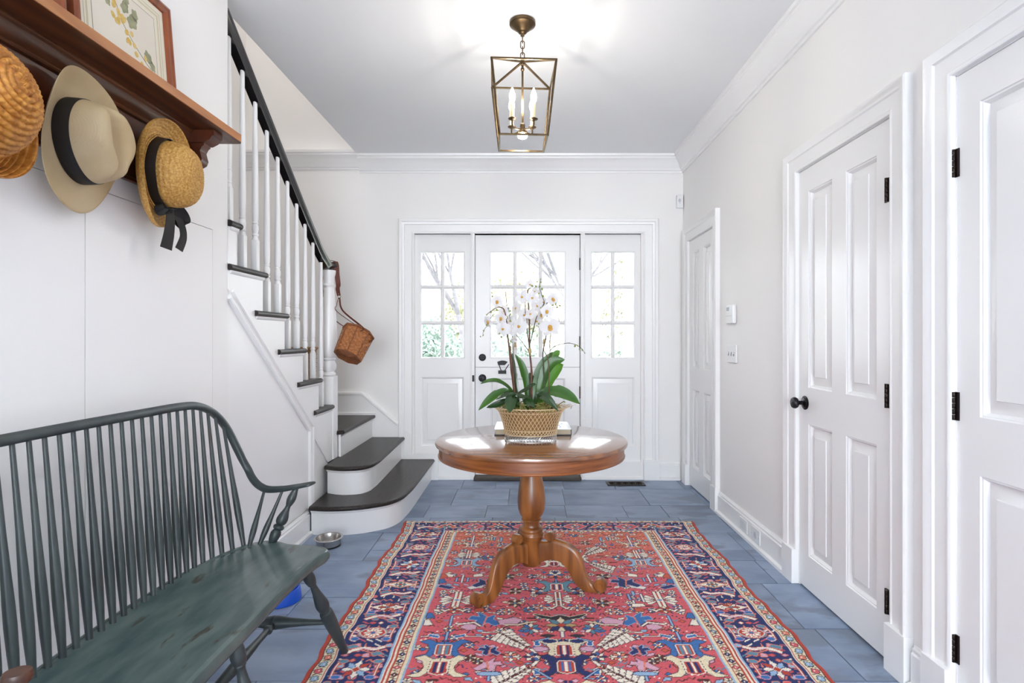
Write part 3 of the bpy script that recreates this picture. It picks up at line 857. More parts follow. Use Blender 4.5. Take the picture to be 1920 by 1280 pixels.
# back rail with continuous arms: centre line for the far half (relative to YC)
XRA = -1.242
railh = [(XRA, 0.0, .975), (XRA, .25, .974), (XRA, .42, .972), (-1.240, .524, .962), (-1.235, .621, .925), (-1.222, .692, .855), (-1.192, .720, .763), (-1.150, .722, .677), (-1.10, .690, .632), (-1.045, .664, .613), (-.970, .640, .620), (-.90, .628, .634), (-.842, .615, .648)]
farr = catmull(railh, 6)
rail = [Vector((p.x, -p.y, p.z)) for p in farr[1:]][::-1] + farr
rail = [Vector((p.x, p.y + YC, p.z)) for p in rail]
b = MB(); vs = []; fs = []
sec = [(-1, -.5), (-.8, -.85), (-.3, -1), (.3, -1), (.8, -.85), (1, -.5), (1, .2), (.8, .55), (.45, .5), (.3, .85), (0, 1), (-.3, .85), (-.45, .5), (-.8, .55), (-1, .2)]
m = len(sec); nR = len(rail)
for i, p in enumerate(rail):
    t = (rail[min(i + 1, nR - 1)] - rail[max(i - 1, 0)]).normalized()
    s = abs(i - (nR - 1) / 2) / ((nR - 1) / 2)
    # top of rail faces up on the back, along the bend it stays in the plane of the bow; arms lie flat and widen
    up = Vector((0, 0, 1)) - t * t.z
    if up.length < .2: up = Vector((0, math.copysign(1, p.y - YC), 0)) - t * t.y * math.copysign(1, p.y - YC)
    out = Vector((0, math.copysign(1, p.y - YC), 0))
    blend = max(0, min(1, 1 - abs(abs(p.z - .80)) / .22)) if abs(p.y - YC) > .45 and p.x < -1.06 else 0
    up = (up.normalized() * (1 - blend) + out * blend); up = (up - t * up.dot(t)).normalized()
    side = t.cross(up)
    arm = max(0, min(1, (p.x + 1.06) / .20))
    wa = .0145 + .008 * arm + (.004 if p.x > -.90 else 0); hb = .0145 - .006 * arm
    if i in (0, nR - 1): wa *= .75; hb *= .7
    for a, h in sec: vs.append(p + side * (a * wa) + up * (h * hb))
for i in range(nR - 1):
    for k in range(m): fs.append((i * m + k, i * m + (k + 1) % m, (i + 1) * m + (k + 1) % m, (i + 1) * m + k))
fs += [tuple(range(m))[::-1], tuple(range((nR - 1) * m, nR * m))]
b.add(vs, fs); b.build('back_rail', M_green2, bench, sharp=50)
tip = rail[0]
b = MB(); b.lathe([(0, -.009), (.018, -.008), (.0205, 0), (.018, .009), (0, .0105)], Matrix.Translation(tip + Vector((-.010, -.002, .001))), seg=24, sx=1.1); b.build('arm_end', M_worn, bench, label='bare brown worn tip of the near arm')
def spindle(p0, p1, nm='spindle', fat=1.0):
    b = MB(); L = (Vector(p1) - Vector(p0)).length
    prof = [(.0085, -.012), (.0085, .0), (.0090, .02), (.0112, .07), (.0124, .13), (.0118, .18), (.0098, .25), (.0078, .33), (.0066, .42), (.0060, .48), (.0056, .54)]
    b.lathe([(r * fat, z / .54 * L if z > 0 else z) for r, z in prof], align(p0, p1), seg=12)
    return b.build(nm, M_green2, bench)
def rail_at(y):
    best = None
    for i in range(len(rail) - 1):
        a, c = rail[i], rail[i + 1]
        if (a.y - y) * (c.y - y) <= 0 and abs(a.y - c.y) > 1e-6 and a.z > .80:
            t = (y - a.y) / (c.y - a.y); q = a.lerp(c, t)
            if best is None or q.z > best.z: best = q
    return best
NSP = 15
for i in range(-NSP, NSP + 1):
    yb = YC + i * .0415; v = abs(i * .0415) / .62
    xb = -1.160 + .085 * max(0, (v - .55) / .45) ** 2
    yt = yb + max(0, .035 + .0030 * (yb - 1.278) / .042) if i > -12 else yb + .012 * (i + 11)
    q = rail_at(yt)
    if q is None: continue
    spindle((xb, yb, SZ - .002), (q.x, yt, q.z - .006))
def near(P, ypos):   # closest arm point at given x for the far (+1) or near (-1) side
    return min((r for r in rail if (r.y - YC) * ypos > 0 and r.z < .70), key=lambda r: abs(r.x - P))
for s in (1, -1):
    for xb, yo, xt in ((-1.062, .562, -1.055), (-1.030, .578, -.975)):
        q = near(xt, s); spindle((xb, YC + s * yo, SZ - .003), (q.x, q.y, q.z - .004), 'arm_spindle', .92)
    q = near(-.915, s); p0 = Vector((-.990, YC + s * .590, SZ - .004)); p1 = Vector((q.x, q.y, q.z - .004)); L = (p1 - p0).length
    k = MB()
    pr = [(.0125, -.01), (.0125, 0), (.0165, .04), (.019, .10), (.020, .16), (.0165, .205), (.0130, .225), (.0190, .245), (.0215, .27), (.0185, .30), (.0120, .318), (.0170, .335), (.0205, .37), (.0215, .42), (.0190, .48), (.0130, .56), (.0100, .62), (.0095, .66),
          (.0130, .70), (.0160, .76), (.0165, .81), (.0140, .88), (.0100, .95), (.0085, 1.0)]
    k.lathe([(r, z * L if z > 0 else z) for r, z in pr], align(p0, p1), seg=18); k.build('arm_post', M_green2, bench)
def bench_leg(p1, p0):
    k = MB(); L = (Vector(p1) - Vector(p0)).length
    pr = [(.0170, 0), (.0185, .04), (.0205, .09), (.0180, .135), (.0150, .145), (.0155, .155), (.0125, .165), (.0115, .19), (.0140, .25), (.0190, .32), (.0235, .38), (.0240, .41), (.0205, .455), (.0145, .475),
          (.0150, .482), (.0225, .492), (.0240, .505), (.0235, .525), (.0245, .535), (.0245, .56), (.0240, .62), (.0205, .75), (.0165, .88), (.0135, .97), (.0125, 1.0)]
    k.lathe([(r, z * L) for r, z in pr], align(p1, p0), seg=20)
    return k.build('leg', M_green2, bench)
legs_y = [(.405, .578), (-.06, -.06), (-.405, -.578)]
mid = []
for yt, yf in legs_y:
    zf = RUGZ
    f1, f0 = Vector((-.785, YC + yt, SZ - .034)), Vector((-.702, YC + yf, .0078))
    r1, r0 = Vector((-1.09, YC + yt, SZ - .034)), Vector((-1.19, YC + yf, .0012))
    bench_leg(f1, f0); bench_leg(r1, r0)
    t = (SZ - .034 - .158) / (SZ - .044)
    a, c = f1.lerp(f0, t), r1.lerp(r0, t)
    k = MB(); L = (c - a).length
    k.lathe([(.009, .0), (.0095, .06), (.0115, .2), (.017, .36), (.0235, .47), (.0245, .495), (.0232, .50), (.0245, .505), (.0235, .53), (.017, .64), (.0115, .8), (.0095, .94), (.009, 1.0)] and
            [(r, z * L) for r, z in [(.009, .0), (.0095, .06), (.0115, .2), (.017, .36), (.0235, .47), (.0245, .495), (.0232, .50), (.0245, .505), (.0235, .53), (.017, .64), (.0115, .8), (.0095, .94), (.009, 1.0)]], align(a, c), seg=16)
    k.build('stretcher', M_green2, bench); mid.append((a + c) / 2)
for a, c in ((mid[0], mid[1]), (mid[1], mid[2])):
    k = MB(); L = (c - a).length
    k.lathe([(r, z * L) for r, z in [(.009, .0), (.0095, .07), (.0165, .085), (.017, .095), (.011, .105), (.0115, .2), (.017, .40), (.0195, .5), (.017, .6), (.0115, .8), (.011, .895), (.017, .905), (.0165, .915), (.0095, .93), (.009, 1.0)]], align(a, c), seg=16)
    k.build('stretcher', M_green2, bench)

# ------------------------------------------------------------------ bowls on the floor
M_steel = mat('brushed_steel', rgb(196, 192, 188), 0.22, 1.0)
M_blue = mat('blue_plastic', rgb(20, 84, 200), 0.35)
def bowl(loc, prof, m, name, label):
    t = thing(name, label, 'bowl', (loc[0], loc[1], .001))
    b = MB(); b.lathe([p for p in prof], Matrix.Translation((loc[0], loc[1], .001)), seg=40); b.build('basin', m, t)
    return t
t = bowl((-1.168, 3.215), [(0, .006), (.055, .006), (.062, .010), (.070, .048), (.074, .0505), (.081, .050), (.0835, .047), (.081, .0455), (.075, .046), (.067, .010), (.066, .0), (.058, 0), (0, .003)], M_steel, 'pet_bowl', 'stainless steel pet bowl on the floor beside the bottom stair')
q = MB(); q.lathe([(.066, .0), (.0695, .0), (.0695, .005), (.066, .006)], Matrix.Translation((-1.168, 3.215, .001)), seg=40); q.build('rubber_ring', M_black, t)
t = bowl((-1.148, 2.545), [(0, .008), (.062, .008), (.075, .045), (.078, .055), (.082, .057), (.085, .054), (.092, .006), (.092, 0), (.08, 0), (0, .004)], M_blue, 'water_bowl', 'bright blue plastic bowl half hidden behind the bench seat')
# ------------------------------------------------------------------ hat shelf with rail
M_cherry = mat('brown_cherry_wood', rgb(76, 42, 24), 0.40, col2=rgb(104, 60, 34), nscale=6, stretch=(3, .5, 3), wave=(2.0, 8.0, 'X'), bump=0.1, bscale=40, coat=0.12, ramp=(.2, .8))
M_shelfedge = mat('shelf_front_wood', rgb(168, 104, 56), 0.38, col2=rgb(194, 130, 78), nscale=7, stretch=(3, .6, 3), wear=(rgb(70, 36, 20), 0.70, 26.0), bump=0.1, bscale=40)
M_darkwood = mat('dark_rail_wood', rgb(74, 34, 20), 0.30, col2=rgb(98, 50, 28), nscale=6, stretch=(3, .5, 3), coat=0.2, bump=0.06)
SH_Z0, SH_Z1, SH_X, SH_Y0, SH_Y1 = 2.031, 2.064, -1.191, .45, 2.288
shelf = thing('hat_shelf', 'brown wooden wall shelf with moulded peg rail below it', 'shelf', (XL, 1.4, 1.75))
b = MB()
pl = [(XL, SH_Y0), (SH_X, SH_Y0), (SH_X, SH_Y1 - .016), (SH_X - .004, SH_Y1 - .005), (SH_X - .014, SH_Y1), (XL, SH_Y1)]
b.prism(pl, lambda u, v, h: (u, v, h), SH_Z0, SH_Z1); b.build('shelf_board', M_cherry, shelf)
b = MB(); b.box(SH_X - .0005, SH_X + .003, SH_Y0, SH_Y1 - .016, SH_Z0 + .001, SH_Z1 - .001, bev=.001); b.build('front_edge', M_shelfedge, shelf, label='lighter front edge of the shelf with dark worn spots')
b = MB(); b.box(XL + .0005, XL + .020, SH_Y0 + .05, 2.20, 1.752, SH_Z0, bev=.003); b.build('back_rail', M_darkwood, shelf)
b = MB()
cov = [(0, 0), (.044, 0), (.046, -.006), (.043, -.010), (.036, -.013), (.034, -.024), (.029, -.036), (.020, -.045), (.014, -.048), (.016, -.053), (.012, -.058), (0, -.058)]
b.strip([(XL + .020, 2.20), (XL + .020, SH_Y0 + .05)], cov, lambda u, v, h: (u, v, SH_Z0 + h)); b.build('cove_moulding', M_cherry, shelf)
b = MB(); b.strip([(XL + .020, 2.20), (XL + .020, SH_Y0 + .05)], [(0, .012), (.006, .012), (.008, .006), (.006, 0), (0, 0)], lambda u, v, h: (u, v, 1.762 + h)); b.build('lower_bead', M_cherry, shelf)
for yb in (2.135, .60):
    b = MB()   # scrolled corbel
    c = [(0, SH_Z0 - .001), (.118, SH_Z0 - .001), (.118, SH_Z0 - .022), (.110, SH_Z0 - .026), (.104, SH_Z0 - .038), (.090, SH_Z0 - .046), (.082, SH_Z0 - .050), (.082, SH_Z0 - .058),
         (.074, SH_Z0 - .064), (.066, SH_Z0 - .080), (.070, SH_Z0 - .096), (.074, SH_Z0 - .112), (.068, SH_Z0 - .128), (.052, SH_Z0 - .138), (.036, SH_Z0 - .150), (.026, SH_Z0 - .176), (.020, SH_Z0 - .215), (.0, SH_Z0 - .235)]
    b.prism([(XL + .020 + r, z) for r, z in c], lambda u, v, h: (u, h, v), yb, yb + .045)
    b.prism([(XL + .020 + r * 1.06, z) for r, z in c[:7]] + [(XL + .020, SH_Z0 - .050)], lambda u, v, h: (u, h, v), yb - .008, yb + .053)
    b.build('bracket', M_darkwood, shelf)
for yp, zp in ((1.235, 1.80), (1.60, 1.80), (1.945, 1.82), (.90, 1.80)):
    b = MB(); b.lathe([(.011, 0), (.010, .03), (.008, .05), (.013, .060), (.013, .066), (.009, .071), (0, .072)], align((XL + .018, yp, zp), (XL + .118, yp, zp + .02)), seg=14, cap=False); b.build('peg', M_darkwood, shelf)

# ------------------------------------------------------------------ framed prints on the shelf
M_frame = mat('cherry_frame', rgb(120, 56, 26), 0.28, col2=rgb(150, 78, 38), nscale=8, stretch=(6, 6, .8), coat=0.3)
M_mat = mat('cream_mount', rgb(232, 224, 204), 0.8)
M_line = mat('mount_line', rgb(198, 186, 150), 0.8)
M_line2 = mat('mount_line_grey', rgb(150, 142, 128), 0.8)
M_paper = mat('print_paper', rgb(226, 216, 200), 0.8, col2=rgb(232, 224, 210), nscale=3)
M_leafA = mat('print_leaf', rgb(146, 148, 116), 0.8, col2=rgb(168, 166, 132), nscale=40)
M_leafB = mat('print_berry', rgb(208, 170, 84), 0.8, col2=rgb(224, 196, 128), nscale=50)
M_stem = mat('print_stem', rgb(120, 110, 80), 0.8)
def framed(y0, y1, zb, h, label, seed):
    """frame leaning back against the wall: local u along y, v up the leaning plane"""
    lean = .030; x0 = XL + .052
    ln = math.hypot(h, lean); ex = Vector((-lean / ln, 0, h / ln)); en = Vector((h / ln, 0, lean / ln))
    O = Vector((x0, y0, zb)); W = y1 - y0
    T = lambda u, v, d: O + Vector((0, u, 0)) + ex * v + en * d
    t = thing('framed_print', label, 'picture', (x0, (y0 + y1) / 2, zb), 'framed prints on the shelf')
    b = MB(); b.strip([(0, 0), (W, 0), (W, h), (0, h)], [(0, -.016), (0, .004), (.004, .009), (.012, .011), (.017, .006), (.022, .006), (.028, .002), (.031, -.002), (.031, -.016), (0, -.016)], T, closed=True)
    b.build('frame', M_frame, t)
    b = MB(); b.box(0, 1, 0, 1, 0, 1); b.v = [tuple(T(.028 + (W - .056) * p[0], .028 + (h - .056) * p[1], -.015 + .008 * p[2])) for p in b.v]; mt = b.build('mount', M_mat, t)
    b = MB()
    for e, w_, mi in ((.050, .0016, 0), (.060, .0010, 0), (.064, .0016, 0), (.082, .002, 1)):
        b.strip([(e, e), (W - e, e), (W - e, h - e), (e, h - e)], [(0, -.0069), (0, -.0064), (w_, -.0064), (w_, -.0069)], T, closed=True, mi=mi)
    b.build('ruled_line', [M_line, M_line2], mt)
    b = MB(); e = .084; b.box(0, 1, 0, 1, 0, 1); b.v = [tuple(T(e + (W - 2 * e) * p[0], e + (h - 2 * e) * p[1], -.0072 + .0009 * p[2])) for p in b.v]; pp = b.build('paper', M_paper, mt)
    # botanical sprig printed on the paper
    r = random.Random(seed); b = MB()
    def blob(cu, cv, rx, ry, a, mi, lob=0, lift=-.0061):
        pts = []
        for k in range(18):
            q = 2 * PI * k / 18; m = 1 + lob * math.cos(5 * q)
            x, y = rx * m * math.cos(q), ry * m * math.sin(q)
            pts.append((cu + x * math.cos(a) - y * math.sin(a), cv + x * math.sin(a) + y * math.cos(a)))
        b.prism(pts, T, -.0064, lift, mi)
    stem = catmull([(W * .30, h * .74, 0), (W * .40, h * .66, 0), (W * .46, h * .52, 0), (W * .56, h * .40, 0), (W * .68, h * .30, 0), (W * .74, h * .26, 0)], 6)
    for i in range(len(stem) - 1):
        p, q = stem[i], stem[i + 1]; d = (q - p).normalized(); n = Vector((-d.y, d.x, 0)) * .0012
        b.prism([(p.x + n.x, p.y + n.y), (p.x - n.x, p.y - n.y), (q.x - n.x, q.y - n.y), (q.x + n.x, q.y + n.y)], T, -.0064, -.0060, 2)
    for (u, v, s) in ((.30, .76, .030), (.36, .80, .022), (.44, .76, .024), (.50, .66, .022), (.57, .58, .028), (.60, .66, .020), (.72, .36, .022), (.76, .30, .018), (.33, .60, .016), (.52, .74, .018)):
        blob(W * u, h * v, s * .75, s, r.uniform(-.8, .8), 0, .16)
    for i in range(24):
        q = stem[r.randrange(3, len(stem))]
        blob(q.x + r.uniform(-.030, .020), q.y + r.uniform(-.034, .016), r.uniform(.006, .009), r.uniform(.009, .013), r.uniform(-.5, .5), 1, 0, -.0058 + r.uniform(0, .0004))
    b.build('botanical_print', [M_leafA, M_leafB, M_stem], pp)
    return t
framed(1.588, 2.047, SH_Z1 + .0005, .385, 'cherry framed botanical print of yellow berries leaning on the shelf', 4)
framed(1.10, 1.560, SH_Z1 + .0005, .385, 'second cherry frame nearer the viewer, only one foot of it showing on the shelf', 9)

# ------------------------------------------------------------------ straw hats
M_straw1 = mat('coiled_straw', rgb(164, 98, 28), 0.55, col2=rgb(210, 146, 62), nscale=55, stretch=(1, 1, 1), bump=0.3, bscale=220, bdist=.002)
M_straw3 = mat('golden_straw', rgb(176, 124, 52), 0.6, col2=rgb(218, 172, 96), nscale=160, bump=0.4, bscale=300, bdist=.002, detail=3)
M_ribbon = mat('black_ribbon', rgb(22, 19, 20), 0.6, bump=0.2, bscale=300)
M_fed = mat('fine_cream_straw', rgb(186, 160, 118), 0.6, col2=rgb(206, 184, 146), nscale=4, bump=0.0)
def weave(m, sc=700):
    nt = m.node_tree; N = nt.nodes; L = nt.links; b = N['Principled BSDF']
    tc = N.new('ShaderNodeTexCoord'); w1 = N.new('ShaderNodeTexWave'); w2 = N.new('ShaderNodeTexWave')
    for w, dr in ((w1, 'Z'), (w2, 'Y')):
        w.bands_direction = dr; w.inputs['Scale'].default_value = sc / 6.28; w.inputs['Distortion'].default_value = .6; L.new(tc.outputs['Object'], w.inputs['Vector'])
    mx = N.new('ShaderNodeMath'); mx.operation = 'MULTIPLY'; L.new(w1.outputs['Fac'], mx.inputs[0]); L.new(w2.outputs['Fac'], mx.inputs[1])
    bp = N.new('ShaderNodeBump'); bp.inputs['Strength'].default_value = .5; bp.inputs['Distance'].default_value = .001
    L.new(mx.outputs[0], bp.inputs['Height']); L.new(bp.outputs[0], b.inputs['Normal'])
weave(M_fed)
def hat_frame(center, axis, up):
    z = unit(axis); y = Vector(up) - z * Vector(up).dot(z); y.normalize(); x = y.cross(z)
    return Matrix.Translation(Vector(center)) @ Matrix(((x.x, y.x, z.x, 0), (x.y, y.y, z.y, 0), (x.z, y.z, z.z, 0), (0, 0, 0, 1)))
def shell(prof, fn, M, seg=96, mi=0):
    """turned skin with per-vertex shaping fn(r,z,a)->(x,y,z)"""
    b = MB(); n = len(prof); vs = []
    for r, z in prof:
        for k in range(seg):
            vs.append(M @ Vector(fn(r, z, 2 * PI * k / seg)))
    fs = [(i * seg + k, i * seg + (k + 1) % seg, (i + 1) * seg + (k + 1) % seg, (i + 1) * seg + k) for i in range(n - 1) for k in range(seg)]
    b.add(vs, fs, mi); return b
# --- coiled straw cloche, nearest the viewer
h1 = thing('straw_cloche_hat', 'coiled honey straw hat hanging at the left picture edge', 'hat', (XL + .1, 1.235, 1.79), 'hats on the peg rail')
M1 = hat_frame((-1.262, 1.196, 1.745), (1, .10, .26), (0, 0, 1))
# crown arc length sampled so every coil is a ridge
def dome(t): # t 0 at top centre ..1 at base
    a = t * PI * .56
    return (.126 * min(1, math.sin(min(a, PI / 2)) ** .92) if t < .9 else .126 - .0 * t, .150 - .150 * (1 - math.cos(min(a, PI / 2))) ** .95 * 1.0 if a < PI / 2 else -.0)
pts = []
NC = 14
for i in range(NC * 6 + 1):
    t = i / (NC * 6); a = t * PI / 2
    r, z = .128 * math.sin(a) ** .95, .150 * math.cos(a) ** .9
    pts.append((r, z, t))
def coil_fn(r, z, a):
    return (r * math.cos(a), r * math.sin(a) * 1.04, z)
b = MB(); seg = 200; vs = []
for i, (r, z, t) in enumerate(pts):
    nr, nz = math.sin(t * PI / 2), math.cos(t * PI / 2)
    for k in range(seg):
        a = 2 * PI * k / seg
        ph = t * NC - k / seg                      # spiral
        rid = abs(math.sin(ph * PI)) ** .7
        br = .5 + .5 * math.sin(a * (12 + 6 * max(0, math.floor(ph))) + math.floor(ph) * 1.7 + 2.2 * (ph % 1))
        o = (.0070 * rid + .0022 * br * rid)
        vs.append(M1 @ Vector(((r + nr * o) * math.cos(a), (r + nr * o) * math.sin(a) * 1.04, z + nz * o)))
n = len(pts)
b.add(vs, [(i * seg + k, i * seg + (k + 1) % seg, (i + 1) * seg + (k + 1) % seg, (i + 1) * seg + k) for i in range(n - 1) for k in range(seg)])
b.build('crown', M_straw1, h1, sharp=80)
b = MB(); vs = []; NB = 7; bp = []
for i in range(NB * 6 + 1):
    t = i / (NB * 6); bp.append((.128 + .050 * t, -.004 - .012 * math.sin(t * PI * .8) + .050 * t * t, t))
for i, (r, z, t) in enumerate(bp):
    for k in range(seg):
        a = 2 * PI * k / seg; ph = t * NB - k / seg; rid = abs(math.sin(ph * PI)) ** .7
        br = .5 + .5 * math.sin(a * 104 + math.floor(ph) * 1.7 + 2.2 * (ph % 1))
        wob = .006 * math.sin(2 * a + .6) * t
        o = .0065 * rid + .0026 * br * rid
        vs.append(M1 @ Vector((r * math.cos(a), r * math.sin(a) * 1.04, z + o + wob)))
n = len(bp); nv = len(vs)
vs += [M1 @ (M1.inverted() @ Vector(p) - Vector((0, 0, .005))) for p in vs]
q = lambda o, fl: [(o + i * seg + k, o + i * seg + (k + 1) % seg, o + (i + 1) * seg + (k + 1) % seg, o + (i + 1) * seg + k) for i in range(n - 1) for k in range(seg)]
fs = q(0, 0) + q(nv, 1) + [((n - 1) * seg + k, (n - 1) * seg + (k + 1) % seg, nv + (n - 1) * seg + (k + 1) % seg, nv + (n - 1) * seg + k) for k in range(seg)]
b.add(vs, fs); b.build('brim', M_straw1, h1, sharp=80)
# --- cream fedora with black band
h2 = thing('cream_fedora', 'cream fine straw fedora with wide black band and creased crown', 'hat', (XL + .1, 1.60, 1.79), 'hats on the peg rail')
M2 = hat_frame((-1.302, 1.580, 1.784), (1, .11, 0.0), (0, -.20, 1))
RX, RY = .098, .118            # local x is along the wall, local y up
def ell(a, rx, ry): return (rx * math.cos(a), ry * math.sin(a))
def fed_crown(r, z, a):
    # r 0..1 radius fraction, z 0..1 height fraction
    x, y = ell(a, RX * r, RY * r); zz = z * .122
    if z > .0:
        f = max(0, (z - .30) / .70)
        # crease along y (front-back) on top and two pinches at the front (lower end)
        x *= 1 - .20 * f * max(0, math.sin(-a)) - .06 * f
        y *= 1 - .04 * f
        if r < .98 or z > .95:
            zz -= .030 * math.exp(-(x / .026) ** 2) * f * (1 if r > 0 else 1)
        px = abs(x) - .052; py = y + .062
        d = math.exp(-(px / .030) ** 2 - (py / .036) ** 2) * f
        x -= math.copysign(.020, x) * d * (1 if r > .4 else .6)
    return (x, y, zz)
prof = [(1.0, 0), (1.0, .08), (.995, .20), (.985, .35), (.965, .50), (.94, .65), (.915, .78), (.885, .88), (.84, .95), (.78, .985), (.70, 1.0), (.60, 1.005), (.5, 1.005), (.4, 1.0), (.3, 1.0), (.2, 1.0), (.1, 1.0), (.0, 1.0)]
b = shell(prof, fed_crown, M2, 112); b.build('crown', M_fed, h2, sharp=80)
def fed_brim(t, s, a):
    rx, ry = RX + (.166 - RX) * t, RY + (.202 - RY) * t
    x, y = ell(a, rx, ry)
    z = .004 * t + .040 * t ** 2 * math.cos(a) ** 2 * .6 - .022 * t ** 1.5 * max(0, -math.sin(a)) + .034 * t ** 2 * max(0, math.sin(a)) + .008 * math.sin(3 * a + .5) * t
    return (x, y, z + s)
prof = [(t / 12, 0) for t in range(13)] + [(1.004, -.0012)] + [(t / 12, -.0028) for t in range(12, -1, -1)]
b = shell(prof, fed_brim, M2, 112); b.build('brim', M_fed, h2, sharp=80)
def fed_band(r, z, a):
    p = fed_crown(1.0 - .02 * z, z * .36, a); k = 1 + r
    return (p[0] * k, p[1] * k, p[2])
prof = [(.0, .03), (.016, .03), (.020, .06), (.022, .5), (.020, .94), (.016, .98), (.0, .98)]
b = shell(prof, fed_band, M2, 112); b.build('hat_band', M_ribbon, h2)
# --- golden straw boater with ribbon bow
h3 = thing('straw_boater_hat', 'golden rough straw hat with black ribbon tied in a bow', 'hat', (XL + .1, 1.945, 1.80), 'hats on the peg rail')
M3 = hat_frame((-1.300, 1.925, 1.797), (1, .16, -.06), (0, -.27, 1))
def c3(r, z, a):
    wob = 1 + .012 * math.sin(5 * a + z * 40) + .008 * math.sin(9 * a)
    x, y = ell(a, .100 * r * wob, .112 * r * wob)
    return (x, y, z)
def plait(ph, k, seg, r):
    """height of a plaited straw row: over-and-under chevrons with ragged strands"""
    f = ph % 1; rid = 1 - abs(2 * f - 1) ** 2.2
    n = max(8, int(r * 900)); t = k / seg * n + (abs(f - .5) * 1.6)
    h = mnoise.noise(Vector((k * .35, math.floor(ph) * 3.1, f * 2)))
    return rid * (.55 + .45 * abs(math.sin(t * PI))) + .30 * h
prof = [(1.0, 0), (1.0, .015), (.995, .035), (.985, .055), (.96, .075), (.915, .092), (.84, .106), (.74, .116), (.62, .123), (.48, .128), (.33, .131), (.16, .133), (0.01, .1335)]
pc = catmull([(r, z, 0) for r, z in prof], 6); seg = 220; b = MB(); vs = []
NR3 = 15
for i, p in enumerate(pc):
    q0, q1 = pc[max(i - 1, 0)], pc[min(i + 1, len(pc) - 1)]; d = Vector(((q1.x - q0.x) * .106, q1.y - q0.y)); d = d.normalized() if d.length > 1e-9 else Vector((-1, 0)); nx, nz = d.y, -d.x
    for k in range(seg):
        a = 2 * PI * k / seg; o = .0034 * plait(i / (len(pc) - 1) * NR3, k, seg, max(p.x, .02) * .1)
        x, y, z = c3(p.x, p.y, a); vs.append(M3 @ Vector((x + nx * o * math.cos(a), y + nx * o * math.sin(a), z + nz * o)))
n = len(pc)
b.add(vs, [(i * seg + k, i * seg + (k + 1) % seg, (i + 1) * seg + (k + 1) % seg, (i + 1) * seg + k) for i in range(n - 1) for k in range(seg)])
b.build('crown', M_straw3, h3, sharp=80)
def b3(t, s, a):
    rx, ry = .100 + (.172 - .100) * t, .112 + (.186 - .112) * t
    x, y = ell(a, rx, ry)
    z = .002 + .028 * max(0, t - .55) ** 1.5 * 3 + .010 * math.sin(2 * a + .8) * t + .014 * t * math.sin(a)
    return (x, y, z + s)
b = MB(); vs = []; nb = 42
for side in (0, 1):
    for i in range(nb + 1):
        t = i / nb if side == 0 else 1 - i / nb
        for k in range(seg):
            a = 2 * PI * k / seg; o = .0030 * plait(t * 8, k, seg, .1 + .07 * t) + (.004 if t > .95 else 0)
            vs.append(M3 @ Vector(b3(t, o if side == 0 else -.006 - o * .6, a)))
n = 2 * (nb + 1)
b.add(vs, [(i * seg + k, i * seg + (k + 1) % seg, (i + 1) * seg + (k + 1) % seg, (i + 1) * seg + k) for i in range(n - 1) for k in range(seg)])
b.build('brim', M_straw3, h3, sharp=80)
def bd3(r, z, a):
    p = c3(1.062 + r, z, a); return p
b = shell([(.0, .006), (.018, .006), (.020, .012), (.020, .036), (.018, .042), (0, .042)], bd3, M3, 96); band = b.build('ribbon_band', M_ribbon, h3)
for zz, rr in ((.0055, 1.115), (.0030, 1.17)):
    P = [M3 @ Vector(c3(rr, zz + .004, 2 * PI * k / 64)) for k in range(64)]
    b = MB(); b.tube(P, .0020, 6, closed=True); b.build('straw_cord', M_straw3, h3)
# bow: knot, two loops and two hanging tails, ribbons with real width and thickness
def ribbon(pts, w0, w1, side, name, th=.0008, n=6):
    P = catmull(pts, n); b = MB(); vs = []; fs = []
    for i, p in enumerate(P):
        t = (P[min(i + 1, len(P) - 1)] - P[max(i - 1, 0)]).normalized(); s = Vector(side); s = (s - t * s.dot(t)).normalized(); nn = t.cross(s)
        w = w0 + (w1 - w0) * i / (len(P) - 1)
        for a, c in ((-1, -1), (1, -1), (1, 1), (-1, 1)): vs.append(p + s * (w * a) + nn * (th * c))
    for i in range(len(P) - 1):
        for k in range(4): fs.append((i * 4 + k, i * 4 + (k + 1) % 4, i * 4 + 4 + (k + 1) % 4, i * 4 + 4 + k))
    fs += [(0, 1, 2, 3), tuple(range(len(P) * 4 - 4, len(P) * 4))]
    b.add(vs, fs); return b.build(name, M_ribbon, band)
K = M3 @ Vector((.012, -.122, .022))
def kk(y, z, x=0): return K + Vector((x, y * 1.25, z * 1.3))
b = MB(); b.lathe([(0, -.013), (.010, -.011), (.013, 0), (.010, .011), (0, .013)], Matrix.Translation(K + Vector((.004, 0, 0))), seg=14); b.build('bow_knot', M_ribbon, band)
ribbon([kk(0, 0), kk(-.030, .018, .012), kk(-.055, .006, .014), kk(-.050, -.016, .010), kk(-.020, -.010, .006), kk(0, 0, .004)], .015, .015, (.7, 0, 1), 'bow_loop')
ribbon([kk(0, 0), kk(.030, .006, .014), kk(.060, -.014, .014), kk(.056, -.034, .008), kk(.025, -.020, .006), kk(0, 0, .004)], .016, .016, (.7, 0, 1), 'bow_loop')
ribbon([kk(0, 0, .004), kk(-.010, -.030, .014), kk(-.016, -.070, .014), kk(-.022, -.112, .008)], .015, .024, (.25, 1, 0), 'ribbon_tail')
ribbon([kk(.006, 0, .004), kk(.036, -.030, .014), kk(.052, -.066, .012), kk(.036, -.106, .008)], .012, .016, (.3, 1, .2), 'ribbon_tail')
